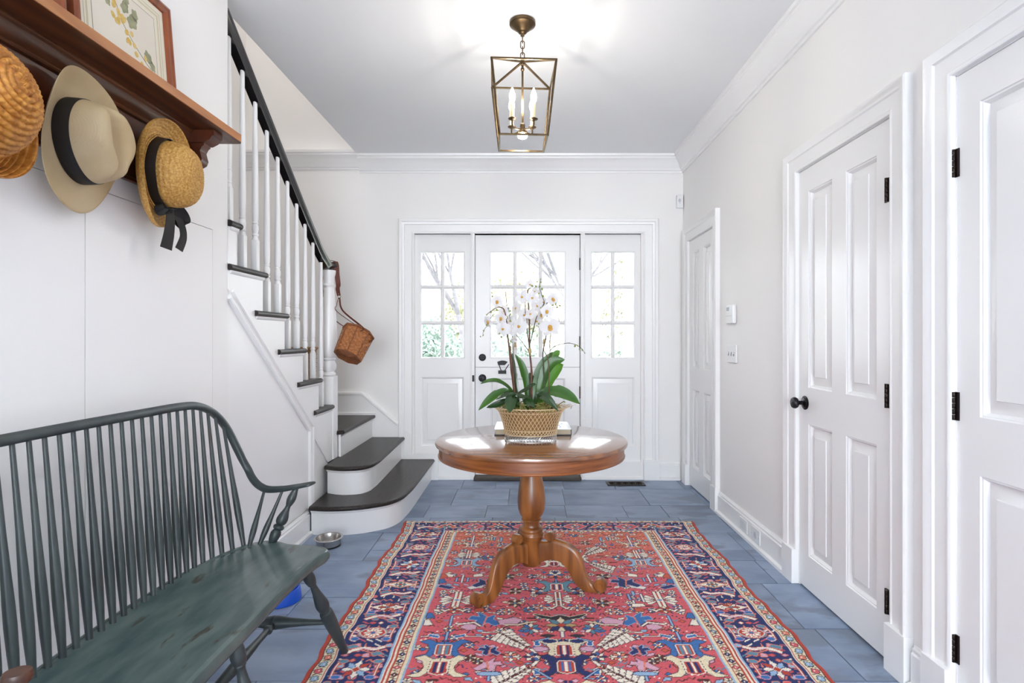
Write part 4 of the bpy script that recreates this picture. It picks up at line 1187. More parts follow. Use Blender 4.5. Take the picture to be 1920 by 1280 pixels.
# ------------------------------------------------------------------ hanging lantern
M_brass = mat('aged_brass', rgb(112, 92, 66), 0.34, 0.85, col2=rgb(88, 72, 52), nscale=30)
M_candle = mat('ivory_candle_sleeve', rgb(232, 214, 170), 0.5)
M_bulb = mat('lit_bulb', rgb(255, 240, 214), 0.4, emit=(1.0, .94, .85, 1), estr=132.0)
LX, LY = -.022, 2.715
lamp = thing('hanging_lantern', 'open brass lantern with four lit candle bulbs hanging from the ceiling', 'lamp', (LX, LY, ZC))
ROT = math.radians(3.2)
def lp(x, y, z): return (LX + x * math.cos(ROT) - y * math.sin(ROT), LY + x * math.sin(ROT) + y * math.cos(ROT), z)
Ml = Matrix.Translation((LX, LY, 0))
b = MB(); b.lathe([(.062, ZC), (.064, ZC - .002), (.065, ZC - .014), (.062, ZC - .018), (.060, ZC - .019), (.046, ZC - .030), (.030, ZC - .044), (.020, ZC - .051), (.021, ZC - .054), (.016, ZC - .059), (.010, ZC - .062), (.010, ZC - .070), (.0065, ZC - .073), (0, ZC - .074)], Ml, seg=40)
b.build('canopy', M_brass, lamp)
def sqbar(b, p0, p1, w):
    b.tube([p0, p1], w * .7071, 4, up=(0, 0, 1) if abs(Vector(p1).z - Vector(p0).z) < .2 else None)
def bar(p0, p1, w=.0085, name='frame_bar'):
    p0, p1 = Vector(p0), Vector(p1); M = align(p0, p1); L = (p1 - p0).length
    b = MB(); b.box(-w / 2, w / 2, -w / 2, w / 2, -w / 2, L + w / 2, bev=.0008, M=M)
    return b.build(name, M_brass, lamp)
a0, z0, a1, z1, za = .152, 2.530, .115, 2.188, 2.592
C0 = [lp(s * a0, t * a0, z0) for s, t in ((-1, -1), (1, -1), (1, 1), (-1, 1))]
C1 = [lp(s * a1, t * a1, z1) for s, t in ((-1, -1), (1, -1), (1, 1), (-1, 1))]
ap = (LX, LY, za)
for i in range(4):
    bar(C0[i], C0[(i + 1) % 4]); bar(C1[i], C1[(i + 1) % 4]); bar(C0[i], C1[i]); bar(C0[i], ap, .0085)
# chain links
zt = ZC - .070; n = 4; stp = (zt - (za + .012)) / n
for k in range(n):
    zc = zt - stp * (k + .5); hl = stp * .5 + .005; w = .0095; P = []
    for q in range(20):
        a = 2 * PI * q / 20; x = w * math.cos(a); z = math.copysign(max(0, hl - w), math.sin(a)) + w * math.sin(a)
        P.append(lp(x if k % 2 else 0, 0 if k % 2 else x, zc + z))
    b = MB(); b.tube(P, .0026, 6, closed=True); b.build('chain_link', M_brass, lamp)
b = MB(); b.lathe([(0, za - .02), (.010, za - .016), (.012, za - .006), (.012, za + .004), (.007, za + .012), (0, za + .014)], Ml, seg=16)
b.build('finial', M_brass, lamp)
b = MB(); zh = 2.250
b.lathe([(.0055, za), (.0055, za - .030), (.009, za - .034), (.009, za - .042), (.0052, za - .046), (.0052, zh + .036), (.012, zh + .030), (.0125, zh + .002), (.016, zh - .002), (.016, zh - .012), (.010, zh - .018), (0, zh - .020)], Ml, seg=20); b.build('stem', M_brass, lamp)
for k in range(4):
    a = PI / 4 + k * PI / 2; c, s = math.cos(a), math.sin(a); R = .074
    b = MB(); P = catmull([lp(c * .010, s * .010, zh + .006), lp(c * .040, s * .040, zh - .002), lp(c * (R - .008), s * (R - .008), zh + .000), lp(c * R, s * R, zh + .010), lp(c * R, s * R, zh + .028)], 5)
    b.tube(P, .0042, 8); arm = b.build('arm', M_brass, lamp)
    px, py, _ = lp(c * R, s * R, 0); Mk = Matrix.Translation((px, py, zh + .026))
    b = MB(); b.lathe([(.005, 0), (.007, .005), (.018, .008), (.0205, .011), (.0200, .0125), (.012, .012), (.010, .012), (.010, .018), (0, .018)], Mk, seg=24); b.build('drip_plate', M_brass, arm)
    b = MB(); b.lathe([(.0098, .016), (.0098, .086), (.0085, .089), (0, .089)], Mk, seg=18); b.build('candle_sleeve', M_candle, arm)
    b = MB(); b.lathe([(.0065, .088), (.0085, .094), (.0135, .106), (.0150, .117), (.0135, .130), (.0095, .143), (.0055, .154), (.0025, .161), (0, .164)], Mk, seg=18); b.build('bulb', M_bulb, arm)
b = MB(); b.lathe([(.020, zh - .020), (.024, zh - .024), (.022, zh - .034), (.012, zh - .039), (0, zh - .040)], Ml, seg=20); b.build('downlight_bulb', M_bulb, lamp)
# ------------------------------------------------------------------ hand knotted rug: every knot is a coloured mesh vertex
RX0, RHW, RY0, RY1, KN = .145, .950, 1.00, 3.632, .004
NU = int(round(RHW / KN)) + 1; NV = int(round((RY1 - RY0) / KN)) + 1
PAL = {k: np.array([lin(c) for c in v]) for k, v in dict(pink=(212, 92, 100), rose=(202, 78, 88), white=(240, 230, 214), navy=(34, 46, 98), blue=(58, 110, 172), sky=(150, 180, 208), teal=(92, 138, 158),
       cream=(230, 216, 184), orange=(204, 90, 62), brown=(86, 42, 40), lilac=(214, 164, 184), black=(46, 42, 50), red=(186, 66, 48), tan=(190, 160, 110), salmon=(222, 128, 104)).items()}
IMG = np.zeros((NV, NU, 3)); rr = random.Random(11); nrs = np.random.RandomState(5)
UU, VV = np.meshgrid(np.arange(NU) * KN, RY0 + np.arange(NV) * KN)
def fill(mask, c): IMG[mask] = PAL[c]
def pmask(pts):
    """mask of a polygon given in rug metres (u,v); u is distance from the long axis"""
    P = np.array(pts, float); u0, v0 = P.min(0) - KN; u1, v1 = P.max(0) + KN
    i0, i1 = max(0, int(u0 / KN)), min(NU, int(u1 / KN) + 2); j0, j1 = max(0, int((v0 - RY0) / KN)), min(NV, int((v1 - RY0) / KN) + 2)
    if i1 <= i0 or j1 <= j0: return None
    X, Y = UU[j0:j1, i0:i1], VV[j0:j1, i0:i1]; ins = np.zeros(X.shape, bool); n = len(P)
    for k in range(n):
        x0, y0 = P[k]; x1, y1 = P[k - 1]
        c = ((y0 > Y) != (y1 > Y)) & (X < (x1 - x0) * (Y - y0) / ((y1 - y0) if abs(y1 - y0) > 1e-12 else 1e-12) + x0)
        ins ^= c
    return (slice(j0, j1), slice(i0, i1)), ins
def poly(pts, c, out=None, mir=None):
    for q in ([pts] if mir is None else [pts, [(2 * mir - u, v) for u, v in pts]]):
        if max(p[0] for p in q) < 0: continue
        r = pmask(q)
        if r is None: continue
        s, m = r
        if out:
            d = m.copy(); d[1:] |= m[:-1]; d[:-1] |= m[1:]; d[:, 1:] |= m[:, :-1]; d[:, :-1] |= m[:, 1:]
            IMG[s][d & ~m] = PAL[out]
        IMG[s][m] = PAL[c]
def line(a, b, w, c, out=None, mir=None):
    a, b = np.array(a, float), np.array(b, float); d = b - a; L = max(np.hypot(*d), 1e-9); n = np.array([-d[1], d[0]]) / L * w / 2
    poly([tuple(a + n), tuple(a - n), tuple(b - n), tuple(b + n)], c, out, mir)
def pline(P, w, c, out=None, mir=None):
    if out:
        for i in range(len(P) - 1): line(P[i], P[i + 1], w + 2 * KN, out, None, mir)
    for i in range(len(P) - 1): line(P[i], P[i + 1], w, c, None, mir)
def ros(u, v, r, petals, c, ctr, out='brown', n=8, mir=None):
    for k in range(n):
        a = 2 * PI * k / n; p = (u + r * .62 * math.cos(a), v + r * .62 * math.sin(a)); q = r * .40
        poly([(p[0] + q * math.cos(a) * 1.2, p[1] + q * math.sin(a) * 1.2), (p[0] - q * .7 * math.sin(a), p[1] + q * .7 * math.cos(a)), (p[0] - q * math.cos(a), p[1] - q * math.sin(a)), (p[0] + q * .7 * math.sin(a), p[1] - q * .7 * math.cos(a))], petals[k % len(petals)], out, mir)
    h = r * .26; poly([(u - h, v), (u, v - h), (u + h, v), (u, v + h)], ctr, None, mir)
def dia(u, v, a, b, c, out=None, mir=None): poly([(u - a, v), (u, v - b), (u + a, v), (u, v + b)], c, out, mir)
def ell2(u, v, a, b, c, out=None, mir=None, n=14): poly([(u + a * math.cos(2 * PI * k / n), v + b * math.sin(2 * PI * k / n)) for k in range(n)], c, out, mir)
# ---- field ground, mellowing from rose to brick towards the far end (abrash bands of the dye)
ab = np.clip((VV - 2.75) / .55 + .25 * np.sin(VV * 23) * .4, 0, 1)[..., None]
IMG[:] = PAL['pink'] * (1 - ab) + PAL['salmon'] * ab * .55 + PAL['orange'] * ab * .45
# ---- small filling motifs scattered over the field
def small(u, v, k):
    if k == 0: ros(u, v, .019, ['white', 'cream'], 'white', 'blue', 'brown', 6)
    elif k == 1:
        for s in (-1, 1): line((u + s * .014, v - .012), (u + s * .004, v + .012), .006, rr.choice(['brown', 'navy', 'blue']))
    elif k == 2: line((u - .02, v), (u + .02, v + rr.uniform(-.008, .008)), .005, rr.choice(['white', 'brown', 'sky']), 'brown')
    elif k == 3: dia(u, v, .014, .010, rr.choice(['cream', 'orange', 'blue', 'lilac']), 'brown')
    elif k == 4: ros(u, v, .021, ['blue', 'white'], 'blue', 'orange', 'brown', 8)
    elif k == 5: pline([(u - .02, v - .008), (u - .006, v + .008), (u + .006, v - .004), (u + .02, v + .010)], .005, rr.choice(['brown', 'teal', 'black']))
    elif k == 6:
        poly([(u - .016, v - .012), (u + .012, v - .006), (u + .018, v + .010), (u - .006, v + .006)], rr.choice(['lilac', 'white', 'sky', 'salmon']), 'brown')
    elif k == 7:
        for q in range(3): dia(u + (q - 1) * .016, v + (q % 2) * .008, .005, .005, rr.choice(['brown', 'white', 'navy']))
v = 1.0
while v < 3.46:
    u = rr.uniform(.0, .03)
    while u < .58:
        small(u, v + rr.uniform(-.012, .012), rr.choice([0, 1, 2, 3, 4, 5, 6, 7, 7, 5])); u += rr.uniform(.034, .052)
    v += .036
# clearings so that the ground shows between the big motifs
# ---- large field motifs
CU = .470     # side column axis
def palmette(u, v, s, wing, core, out='brown', mir=None):
    m = u
    poly([(u, v + .055 * s), (u + .030 * s, v + .045 * s), (u + .062 * s, v + .070 * s), (u + .100 * s, v + .055 * s), (u + .066 * s, v + .035 * s), (u + .052 * s, v + .0 * s), (u + .062 * s, v - .030 * s), (u + .105 * s, v - .052 * s), (u + .060 * s, v - .058 * s), (u + .032 * s, v - .030 * s), (u + .030 * s, v + .020 * s), (u, v + .030 * s)], wing, out, m)
    poly([(u - .026 * s, v + .030 * s), (u + .026 * s, v + .030 * s), (u + .030 * s, v - .032 * s), (u, v - .045 * s), (u - .030 * s, v - .032 * s)], 'red', 'white')
    for q, c in ((-.014, core), (.014, core), (0, 'white')): line((u + q * s, v + .026 * s), (u + q * s, v - .034 * s), .009 * s, c)
    for q in range(5):
        for sg in (-1, 1): dia(u + sg * .036 * s, v - .03 * s + q * .015 * s, .003, .004, 'brown')
    poly([(u, v + .075 * s), (u + .020 * s, v + .060 * s), (u + .006 * s, v + .052 * s)], 'navy', None, m)
def burst(u, v, s):
    for sg in (-1, 1):
        for k in range(4):
            a = (k - 1.5) * .42
            d = (math.cos(a) * sg, math.sin(a) * .85); n = (-d[1], d[0])
            b0, L, w = .022 * s, .082 * s, .011 * s
            poly([(u + d[0] * b0, v + d[1] * b0), (u + d[0] * L * .8 + n[0] * w, v + d[1] * L * .8 + n[1] * w), (u + d[0] * L, v + d[1] * L), (u + d[0] * L * .85 - n[0] * w, v + d[1] * L * .85 - n[1] * w)], 'white', 'brown')
    for sg in (-1, 1): line((u + sg * .010 * s, v - .085 * s), (u + sg * .010 * s, v + .085 * s), .009 * s, 'white', 'brown')
    line((u, v - .07 * s), (u, v + .07 * s), .006 * s, 'red'); dia(u, v, .013 * s, .010 * s, 'blue', 'white')
    for sg in (-1, 1): pline([(u + sg * .012 * s, v - .075 * s), (u + sg * .040 * s, v - .105 * s), (u + sg * .056 * s, v - .088 * s)], .010 * s, 'white', 'brown')
def feather(a, b, flip, s=1):
    a, b = np.array(a), np.array(b); d = b - a; L = np.hypot(*d); t = d / L; n = np.array([-t[1], t[0]]) * flip
    for k in range(6):
        p = a + t * L * (.06 + .14 * k); w = (.060 - .007 * k) * s
        for sg, f in ((1, 1), (-1, .75)):
            q = p + n * sg * w * f + t * .012
            poly([tuple(p - t * .014), tuple(q - t * .010), tuple(q + t * .012), tuple(p + t * .016)], 'white', 'brown')
            dia(*(p + n * sg * w * f * .6), .004, .004, 'brown')
    line(a, b, .012, 'brown'); 
    for k in range(9): dia(*(a + d * (k + .5) / 9), .004, .003, 'white')
    e = b + t * .01; pline([tuple(b), tuple(b + t * .035 + n * .010), tuple(b + t * .055 + n * .032), tuple(b + t * .04 + n * .045)], .012, 'white', 'brown')
def beast(u, v, c, s=1, fl=1):
    P = [(-.060, -.020), (-.030, .010), (-.034, .040), (-.008, .022), (.010, .045), (.030, .060), (.022, .026), (.052, .034), (.062, .010), (.030, .004), (.034, -.026), (.010, -.040), (-.006, -.012), (-.040, -.036)]
    poly([(u + fl * a * s, v + b * s) for a, b in P], c, 'sky' if c != 'lilac' else 'brown')
    line((u + fl * .004 * s, v - .030 * s), (u - fl * .006 * s, v + .034 * s), .007, 'salmon')
def stick(u, v, h, c='sky', w=.009): line((u, v - h / 2), (u, v + h / 2), w, c, 'navy')
for v0 in (2.53, 1.40): burst(CU, v0, 1.0)
burst(CU, 3.06, .8)
for v0 in (2.127, 1.75): palmette(CU, v0, 1.0, 'blue', 'teal')
for v0 in (2.013, 1.63): palmette(CU, v0, 1.05, 'cream', 'navy')
palmette(CU, 2.955, .85, 'sky', 'teal'); palmette(CU, 3.20, .55, 'cream', 'blue')
stick(CU, 2.34, .09); stick(CU, 2.225, .06, 'sky', .010); stick(CU, 2.755, .09, 'white', .008); stick(CU - .028, 2.745, .045, 'sky', .006); stick(CU + .028, 2.745, .045, 'sky', .006); stick(CU, 3.28, .16, 'white', .008)
ros(CU, 2.281, .024, ['white', 'salmon'], 'white', 'blue', 'brown', 6); ros(CU, 2.44, .03, ['cream', 'red'], 'cream', 'navy')
for sg in (-1, 1):
    poly([(CU + sg * .03, 2.222), (CU + sg * .07, 2.236), (CU + sg * .074, 2.222), (CU + sg * .034, 2.208)], 'blue', 'white')
    line((CU + sg * .074, 2.222), (CU + sg * .15 * (.7 if sg > 0 else 1), 2.218), .005, 'white', 'brown')
    poly([(CU + sg * .020, 3.385), (CU + sg * .055, 3.395), (CU + sg * .060, 3.370), (CU + sg * .024, 3.368)], 'white', 'brown'); dia(CU + sg * .04, 3.38, .012, .008, 'red')
    poly([(CU + sg * .035, 2.66), (CU + sg * .10, 2.69), (CU + sg * .112, 2.665), (CU + sg * .05, 2.64)], 'navy' if sg > 0 else 'white', 'sky')
    poly([(CU + sg * .05, 2.80), (CU + sg * .095, 2.82), (CU + sg * .10, 2.785), (CU + sg * .055, 2.775)], 'white', 'brown')
# centre column
burst(0, 2.537, .85); burst(0, 1.50, .85)
poly([(-.12, 2.405), (-.04, 2.375), (0, 2.392), (.04, 2.375), (.12, 2.405), (.085, 2.365), (.03, 2.352), (-.03, 2.352), (-.085, 2.365)], 'black', 'cream')
ros(0, 2.307, .060, ['tan', 'teal', 'cream', 'navy'], 'tan', 'red', 'brown', 8)
stick(0, 2.235, .045, 'white'); palmette(0, 2.127, 1.05, 'cream', 'navy'); palmette(0, 2.020, 1.05, 'navy', 'blue'); palmette(0, 1.86, 1.05, 'cream', 'navy')
for sg in (-1, 1):
    ell2(sg * .055, 2.185, .030, .014, 'navy', 'cream'); ell2(sg * .095, 2.130, .032, .016, 'lilac', 'navy'); dia(sg * .06, 2.225, .034, .012, 'black', 'brown')
palmette(0, 2.665, .95, 'teal', 'navy'); ros(0, 2.80, .042, ['blue', 'white', 'navy', 'salmon'], 'blue', 'white', 'brown', 8); palmette(0, 2.94, .75, 'white', 'navy'); ros(0, 3.10, .05, ['white', 'red', 'blue'], 'white', 'navy'); palmette(0, 3.26, .6, 'sky', 'navy'); ros(0, 3.38, .03, ['white', 'navy'], 'white', 'red')
stick(0, 2.73, .05, 'sky', .008)
# between the columns
feather((.258, 2.250), (.130, 2.130), 1); feather((.255, 1.905), (.125, 2.020), -1); feather((.255, 1.60), (.130, 1.72), -1)
feather((.275, 3.160), (.180, 3.06), 1, .8); feather((.300, 2.85), (.190, 2.955), -1, .8)
pline([(.27, 2.252), (.33, 2.250)], .006, 'white', 'brown'); beast(.325, 2.345, 'blue', 1.15); beast(.345, 2.705, 'navy', 1.2, -1); beast(.290, 2.116, 'navy', .72); beast(.290, 2.020, 'lilac', .85, -1)
ell2(.283, 1.972, .045, .012, 'sky', 'navy'); stick(.283, 1.945, .03, 'sky'); beast(.30, 1.72, 'blue', 1.0)
poly([(.165, 2.352), (.200, 2.372), (.270, 2.345), (.260, 2.310), (.200, 2.300)], 'lilac', 'brown'); pline([(.105, 2.335), (.140, 2.330), (.180, 2.310), (.240, 2.308)], .009, 'cream', 'brown')
poly([(.355, 2.305), (.40, 2.322), (.425, 2.29), (.39, 2.268), (.36, 2.275)], 'lilac', 'brown'); pline([(.34, 2.300), (.37, 2.330), (.43, 2.315), (.45, 2.322)], .010, 'white', 'brown')
for (u, v, r) in ((.138, 2.439, .026), (.225, 2.421, .026), (.128, 2.280, .040), (.207, 2.077, .030), (.125, 2.077, .030), (.08, 2.455, .028), (.20, 2.50, .034), (.33, 2.05, .02), (.36, 2.07, .022), (.10, 2.62, .034), (.2, 2.62, .03), (.24, 2.78, .034), (.12, 2.78, .024), (.1, 3.0, .03), (.36, 3.02, .034), (.36, 3.34, .03), (.2, 3.24, .03), (.14, 3.36, .026)):
    k = rr.randrange(4); ros(u, v, r, [['white', 'salmon'], ['cream', 'brown'], ['navy', 'white', 'blue'], ['teal', 'blue', 'white']][k], 'white', ['blue', 'teal', 'orange', 'red'][k], 'brown', 8)
for (u, v) in ((.105, 2.168), (.109, 1.983)): poly([(u - .012, v - .012), (u - .004, v + .02), (u + .012, v + .016), (u + .008, v - .016)], 'blue', 'white'); line((u + .01, v + .016), (u - .05, v + (.04 if v > 2 else -.04)), .006, 'sky', 'navy')
for (u, v, h) in ((.335, 2.56, .06), (.345, 2.50, .05), (.341, 3.308, .05), (.30, 3.30, .05), (.36, 2.60, .04), (.395, 2.55, .08)): stick(u, v, h, rr.choice(['sky', 'white', 'blue']))
poly([(.33, 2.465), (.39, 2.47), (.385, 2.495), (.335, 2.495)], 'white', 'brown'); poly([(.335, 2.42), (.38, 2.43), (.37, 2.455), (.34, 2.45)], 'orange', 'brown')
for v0 in (2.33, 2.39, 2.73, 2.79): poly([(.545, v0 - .02), (.582, v0 - .025), (.582, v0 + .02), (.565, v0 + .022)], rr.choice(['blue', 'orange', 'white']), 'brown')
# ---- borders
def band(u0, u1, c): fill((UU >= u0) & (UU < u1), c)
YE = 3.425     # inner end of the field
fill(VV > YE, 'cream')
def guard_in(u0, u1): pass
band(.586, .598, 'sky'); band(.594, .602, 'cream'); band(.600, .652, 'cream'); band(.606, .610, 'red'); band(.640, .646, 'red'); band(.650, .655, 'white'); band(.655, .662, 'red'); band(.662, .668, 'white')
v = 1.0
while v < 3.46:
    k = rr.randrange(4)
    c = rr.choice(['red', 'navy', 'teal', 'pink', 'brown'])
    dia(.624, v, .012, .012, c, 'brown'); dia(.624, v, .004, .004, 'white')
    line((.612, v + .018), (.638, v + .028), .005, 'brown'); dia(.615, v + .020, .005, .004, rr.choice(['red', 'teal'])); v += .042
fill((VV > YE - .0) & (VV < YE + .020) & (UU < .64), 'cream')
u = 0
while u < .62: dia(u, YE + .010, .010, .006, rr.choice(['red', 'salmon', 'teal', 'pink']), 'brown'); u += .03
# main border: navy ground running down both sides and across the far end
MB_ = ((UU >= .668) & (UU < .874)) | ((VV >= YE + .020) & (VV < YE + .172) & (UU < .874))
fill(MB_, 'navy')
fill((VV >= YE + .020) & (VV < YE + .024) & (UU < .668), 'white')
band(.668, .674, 'sky') ; fill((UU >= .674) & (UU < .682) & (VV < YE + .02), 'navy')
def bsmall(u, v):
    k = rr.randrange(5)
    if k == 0: line((u - .016, v - .008), (u + .012, v + .010), .007, rr.choice(['pink', 'salmon', 'white', 'teal']), 'navy')
    elif k == 1: dia(u, v, .012, .008, rr.choice(['salmon', 'white', 'pink', 'lilac']), 'red')
    elif k == 2: pline([(u - .014, v - .01), (u, v + .006), (u + .014, v - .006)], .006, rr.choice(['salmon', 'teal', 'pink']))
    elif k == 3: poly([(u - .012, v - .008), (u + .010, v - .010), (u + .012, v + .006), (u - .008, v + .010)], rr.choice(['teal', 'lilac', 'pink', 'sky']), 'salmon')
    else: line((u, v - .012), (u + .004, v + .012), .006, rr.choice(['salmon', 'white']))
v = 1.0
while v < 3.59:
    u = .692
    while u < .868: bsmall(u + rr.uniform(-.006, .006), v); u += rr.uniform(.030, .046)
    v += .034
u = .0
while u < .68:
    for v in (YE + .045, YE + .080, YE + .115, YE + .150): bsmall(u, v + rr.uniform(-.006, .006))
    u += .036
BU = .772
for i, v0 in enumerate([1.25, 1.50, 1.75, 1.998, 2.248, 2.462, 2.690, 2.93, 3.17, 3.385]):
    k = i % 4
    # leaf fronds crossing the border between the rosettes
    vm = v0 + .118
    pline([(.69, vm - .04), (.76, vm - .005), (.86, vm + .036)], .007, 'salmon', 'navy')
    pline([(.70, vm + .030), (.735, vm + .012), (.785, vm + .022), (.82, vm + .004), (.84, vm - .012)], .016, 'white', 'red'); line((.725, vm + .016), (.80, vm + .016), .006, 'lilac')
    poly([(.70, vm - .020), (.735, vm - .034), (.745, vm - .012), (.715, vm - .004)], 'teal', 'salmon'); poly([(.80, vm + .028), (.845, vm + .012), (.85, vm + .034), (.82, vm + .044)], 'teal', 'salmon')
    for sg, uu in ((-1, .697), (1, .853)):
        pline([(uu, v0 - .055), (uu, v0 + .050), (uu - sg * .018, v0 + .050)], .006, 'white', 'red')
        for q in range(4): line((uu - sg * .004, v0 - .045 + q * .024), (uu - sg * .020, v0 - .045 + q * .024), .006, rr.choice(['salmon', 'lilac', 'white']))
    if k == 0: ell2(BU, v0, .058, .040, 'teal', 'salmon'); ell2(BU, v0, .050, .034, 'red', 'white'); ros(BU, v0, .036, ['white'], 'white', 'blue', 'red', 10)
    elif k == 1: poly([(BU - .075, v0), (BU, v0 - .038), (BU + .075, v0), (BU, v0 + .038)], 'white', 'red'); ros(BU, v0, .036, ['red', 'white', 'salmon'], 'red', 'navy', 'brown', 8); 
    elif k == 2: dia(BU, v0, .085, .034, 'cream', 'salmon'); dia(BU, v0, .068, .026, 'white', 'red'); ros(BU, v0, .026, ['teal', 'cream'], 'teal', 'red', 'brown', 8)
    else: ros(BU, v0, .050, ['white', 'sky', 'white', 'red'], 'white', 'red', 'navy', 8); dia(BU, v0, .018, .016, 'red', 'white')
    for sg in (-1, 1): ell2(BU + sg * .066, v0 + .050, .018, .012, 'teal', 'salmon'); ell2(BU - sg * .062, v0 - .046, .016, .012, 'blue', 'lilac')
for i, u0 in enumerate((0.0, .165, .33, .497, .66)):
    v0 = YE + .096
    if i % 2: poly([(u0 - .075, v0), (u0 - .03, v0 + .05), (u0 + .03, v0 + .05), (u0 + .075, v0), (u0 + .03, v0 - .045), (u0 - .03, v0 - .045)], 'pink', 'white'); ros(u0, v0, .036, ['teal', 'lilac', 'cream'], 'teal', 'red', 'brown')
    else: poly([(u0 - .07, v0 - .02), (u0 - .02, v0 + .045), (u0 + .02, v0 + .045), (u0 + .07, v0 - .02)], 'orange', 'white'); ros(u0, v0, .03, ['white', 'teal'], 'white', 'navy', 'brown')
# outer guard of long sides and of the far end
band(.874, .880, 'white'); band(.880, .884, 'red'); band(.884, .930, 'cream'); band(.926, .930, 'black')
v = 1.0; i = 0
while v < 3.60:
    c = ['sky', 'salmon', 'sky', 'pink'][i % 4]
    poly([(.893, v - .012), (.915, v - .016), (.921, v + .006), (.900, v + .014)], c, 'black')
    pline([(.888, v + .020), (.905, v + .026), (.920, v + .018)], .004, 'black'); dia(.904, v, .004, .004, 'white'); v += .043; i += 1
fill((VV >= YE + .172) & (UU < .930), 'cream'); fill((VV >= YE + .172) & (VV < YE + .176) & (UU < .88), 'red')
u = 0.0; i = 0
while u < .925: dia(u, YE + .190, .011, .009, ['sky', 'salmon', 'white', 'pink'][i % 4], 'black'); dia(u + .018, YE + .192, .004, .006, 'black'); u += .036; i += 1
band(.930, .951, 'red')
# knot by knot variation of the wool
full = np.concatenate([IMG[:, :0:-1], IMG], axis=1)
nz = nrs.rand(*full.shape[:2], 1); full = full * (.86 + .28 * nz)
rowv = 1 + .05 * np.sin(np.arange(full.shape[0]) * .9)[:, None, None] * nrs.rand(full.shape[0], 1, 1); full = np.clip(full * rowv, 0, 1)
H_, W_ = full.shape[:2]
xs = (np.arange(W_) - (W_ - 1) / 2) * KN; ys = RY0 + np.arange(H_) * KN
X, Y = np.meshgrid(xs, ys)
# woven edges are never quite straight
wav = .007 * np.sin(Y * 9.0) + .004 * np.sin(Y * 23 + 1) + .003 * np.sin(Y * 51)
Xw = RX0 + X + wav * (np.abs(X) / RHW) ** 3 * np.sign(X) + .010 * (Y - 2.6) * 0
Yw = Y + .004 * np.sin(X * 11) * np.clip((Y - 3.2) / .4, 0, 1)
Z = .0058 + .0010 * nrs.rand(H_, W_)
Z[0] = Z[-1] = .0015; Z[:, 0] = Z[:, -1] = .0015
co = np.stack([Xw, Yw, Z], -1).reshape(-1, 3).astype(np.float32); O = np.array([RX0, 2.3, 0], np.float32)
idx = np.arange(H_ * W_).reshape(H_, W_)
fq = np.stack([idx[:-1, :-1], idx[:-1, 1:], idx[1:, 1:], idx[1:, :-1]], -1).reshape(-1, 4)
me = bpy.data.meshes.new('rug'); me.vertices.add(len(co)); me.vertices.foreach_set('co', (co - O).ravel())
me.loops.add(fq.size); me.loops.foreach_set('vertex_index', fq.ravel().astype(np.int32))
me.polygons.add(len(fq)); me.polygons.foreach_set('loop_start', np.arange(0, fq.size, 4, dtype=np.int32))
ca = me.color_attributes.new('wool', 'BYTE_COLOR', 'POINT')
col = np.concatenate([full.reshape(-1, 3), np.ones((H_ * W_, 1))], 1).astype(np.float32)
ca.data.foreach_set('color', col.ravel())
me.update(calc_edges=True); me.polygons.foreach_set('use_smooth', np.ones(len(fq), bool))
M_rug = bpy.data.materials.new('knotted_wool'); M_rug.use_nodes = True
nt = M_rug.node_tree; bs = nt.nodes['Principled BSDF']; at_ = nt.nodes.new('ShaderNodeVertexColor'); at_.layer_name = 'wool'
nt.links.new(at_.outputs['Color'], bs.inputs['Base Color']); bs.inputs['Roughness'].default_value = .9; bs.inputs['Specular IOR Level'].default_value = .15
bs.inputs['Sheen Weight'].default_value = .12; bs.inputs['Sheen Roughness'].default_value = .5
me.materials.append(M_rug)
rug = link('persian_rug', me, tuple(float(q) for q in O), label='red and navy knotted wool rug with floral borders under the table', category='rug')
# ------------------------------------------------------------------ book, wire basket and orchids on the table
M_cover = mat('white_book_cover', rgb(226, 228, 230), 0.25, coat=.3)
M_pages = mat('book_pages', rgb(206, 192, 168), 0.8, col2=rgb(184, 168, 142), nscale=3, stretch=(1, 1, 300))
M_spine = mat('black_spine', rgb(26, 25, 28), 0.4)
M_bluep = mat('blue_cover_print', rgb(60, 104, 160), 0.4)
bk = thing('book', 'large white covered book with dark spine lying under the basket of orchids', 'book', (.032, 2.90, TZ))
x0, x1, y0, y1, z0, z1 = -.166, .226, 2.775, 3.02, TZ + .0006, TZ + .033
b = MB(); b.box(x0 + .006, x1 - .003, y0 + .006, y1 - .006, z0 + .004, z1 - .004); b.build('page_block', M_pages, bk)
b = MB(); b.box(x0, x1, y0, y1, z1 - .004, z1, bev=.0008); cv = b.build('cover', M_cover, bk)
b = MB(); b.box(x0, x1, y0, y1, z0, z0 + .004, bev=.0008); b.build('back_cover', M_spine, bk)
b = MB(); b.box(x1 - .003, x1 + .001, y0, y1, z0, z1 - .0005, bev=.001); b.build('spine', M_spine, bk)
b = MB(); P = catmull([(.150, 2.80, 0), (.175, 2.83, 0), (.168, 2.90, 0), (.190, 2.95, 0), (.150, 2.98, 0), (.13, 2.93, 0)], 6)
b.tube([(p.x, p.y, z1 + .0003) for p in P], .006, 6, sq=(.05, 1), up=(0, 0, 1)); b.build('cover_print', M_bluep, cv)

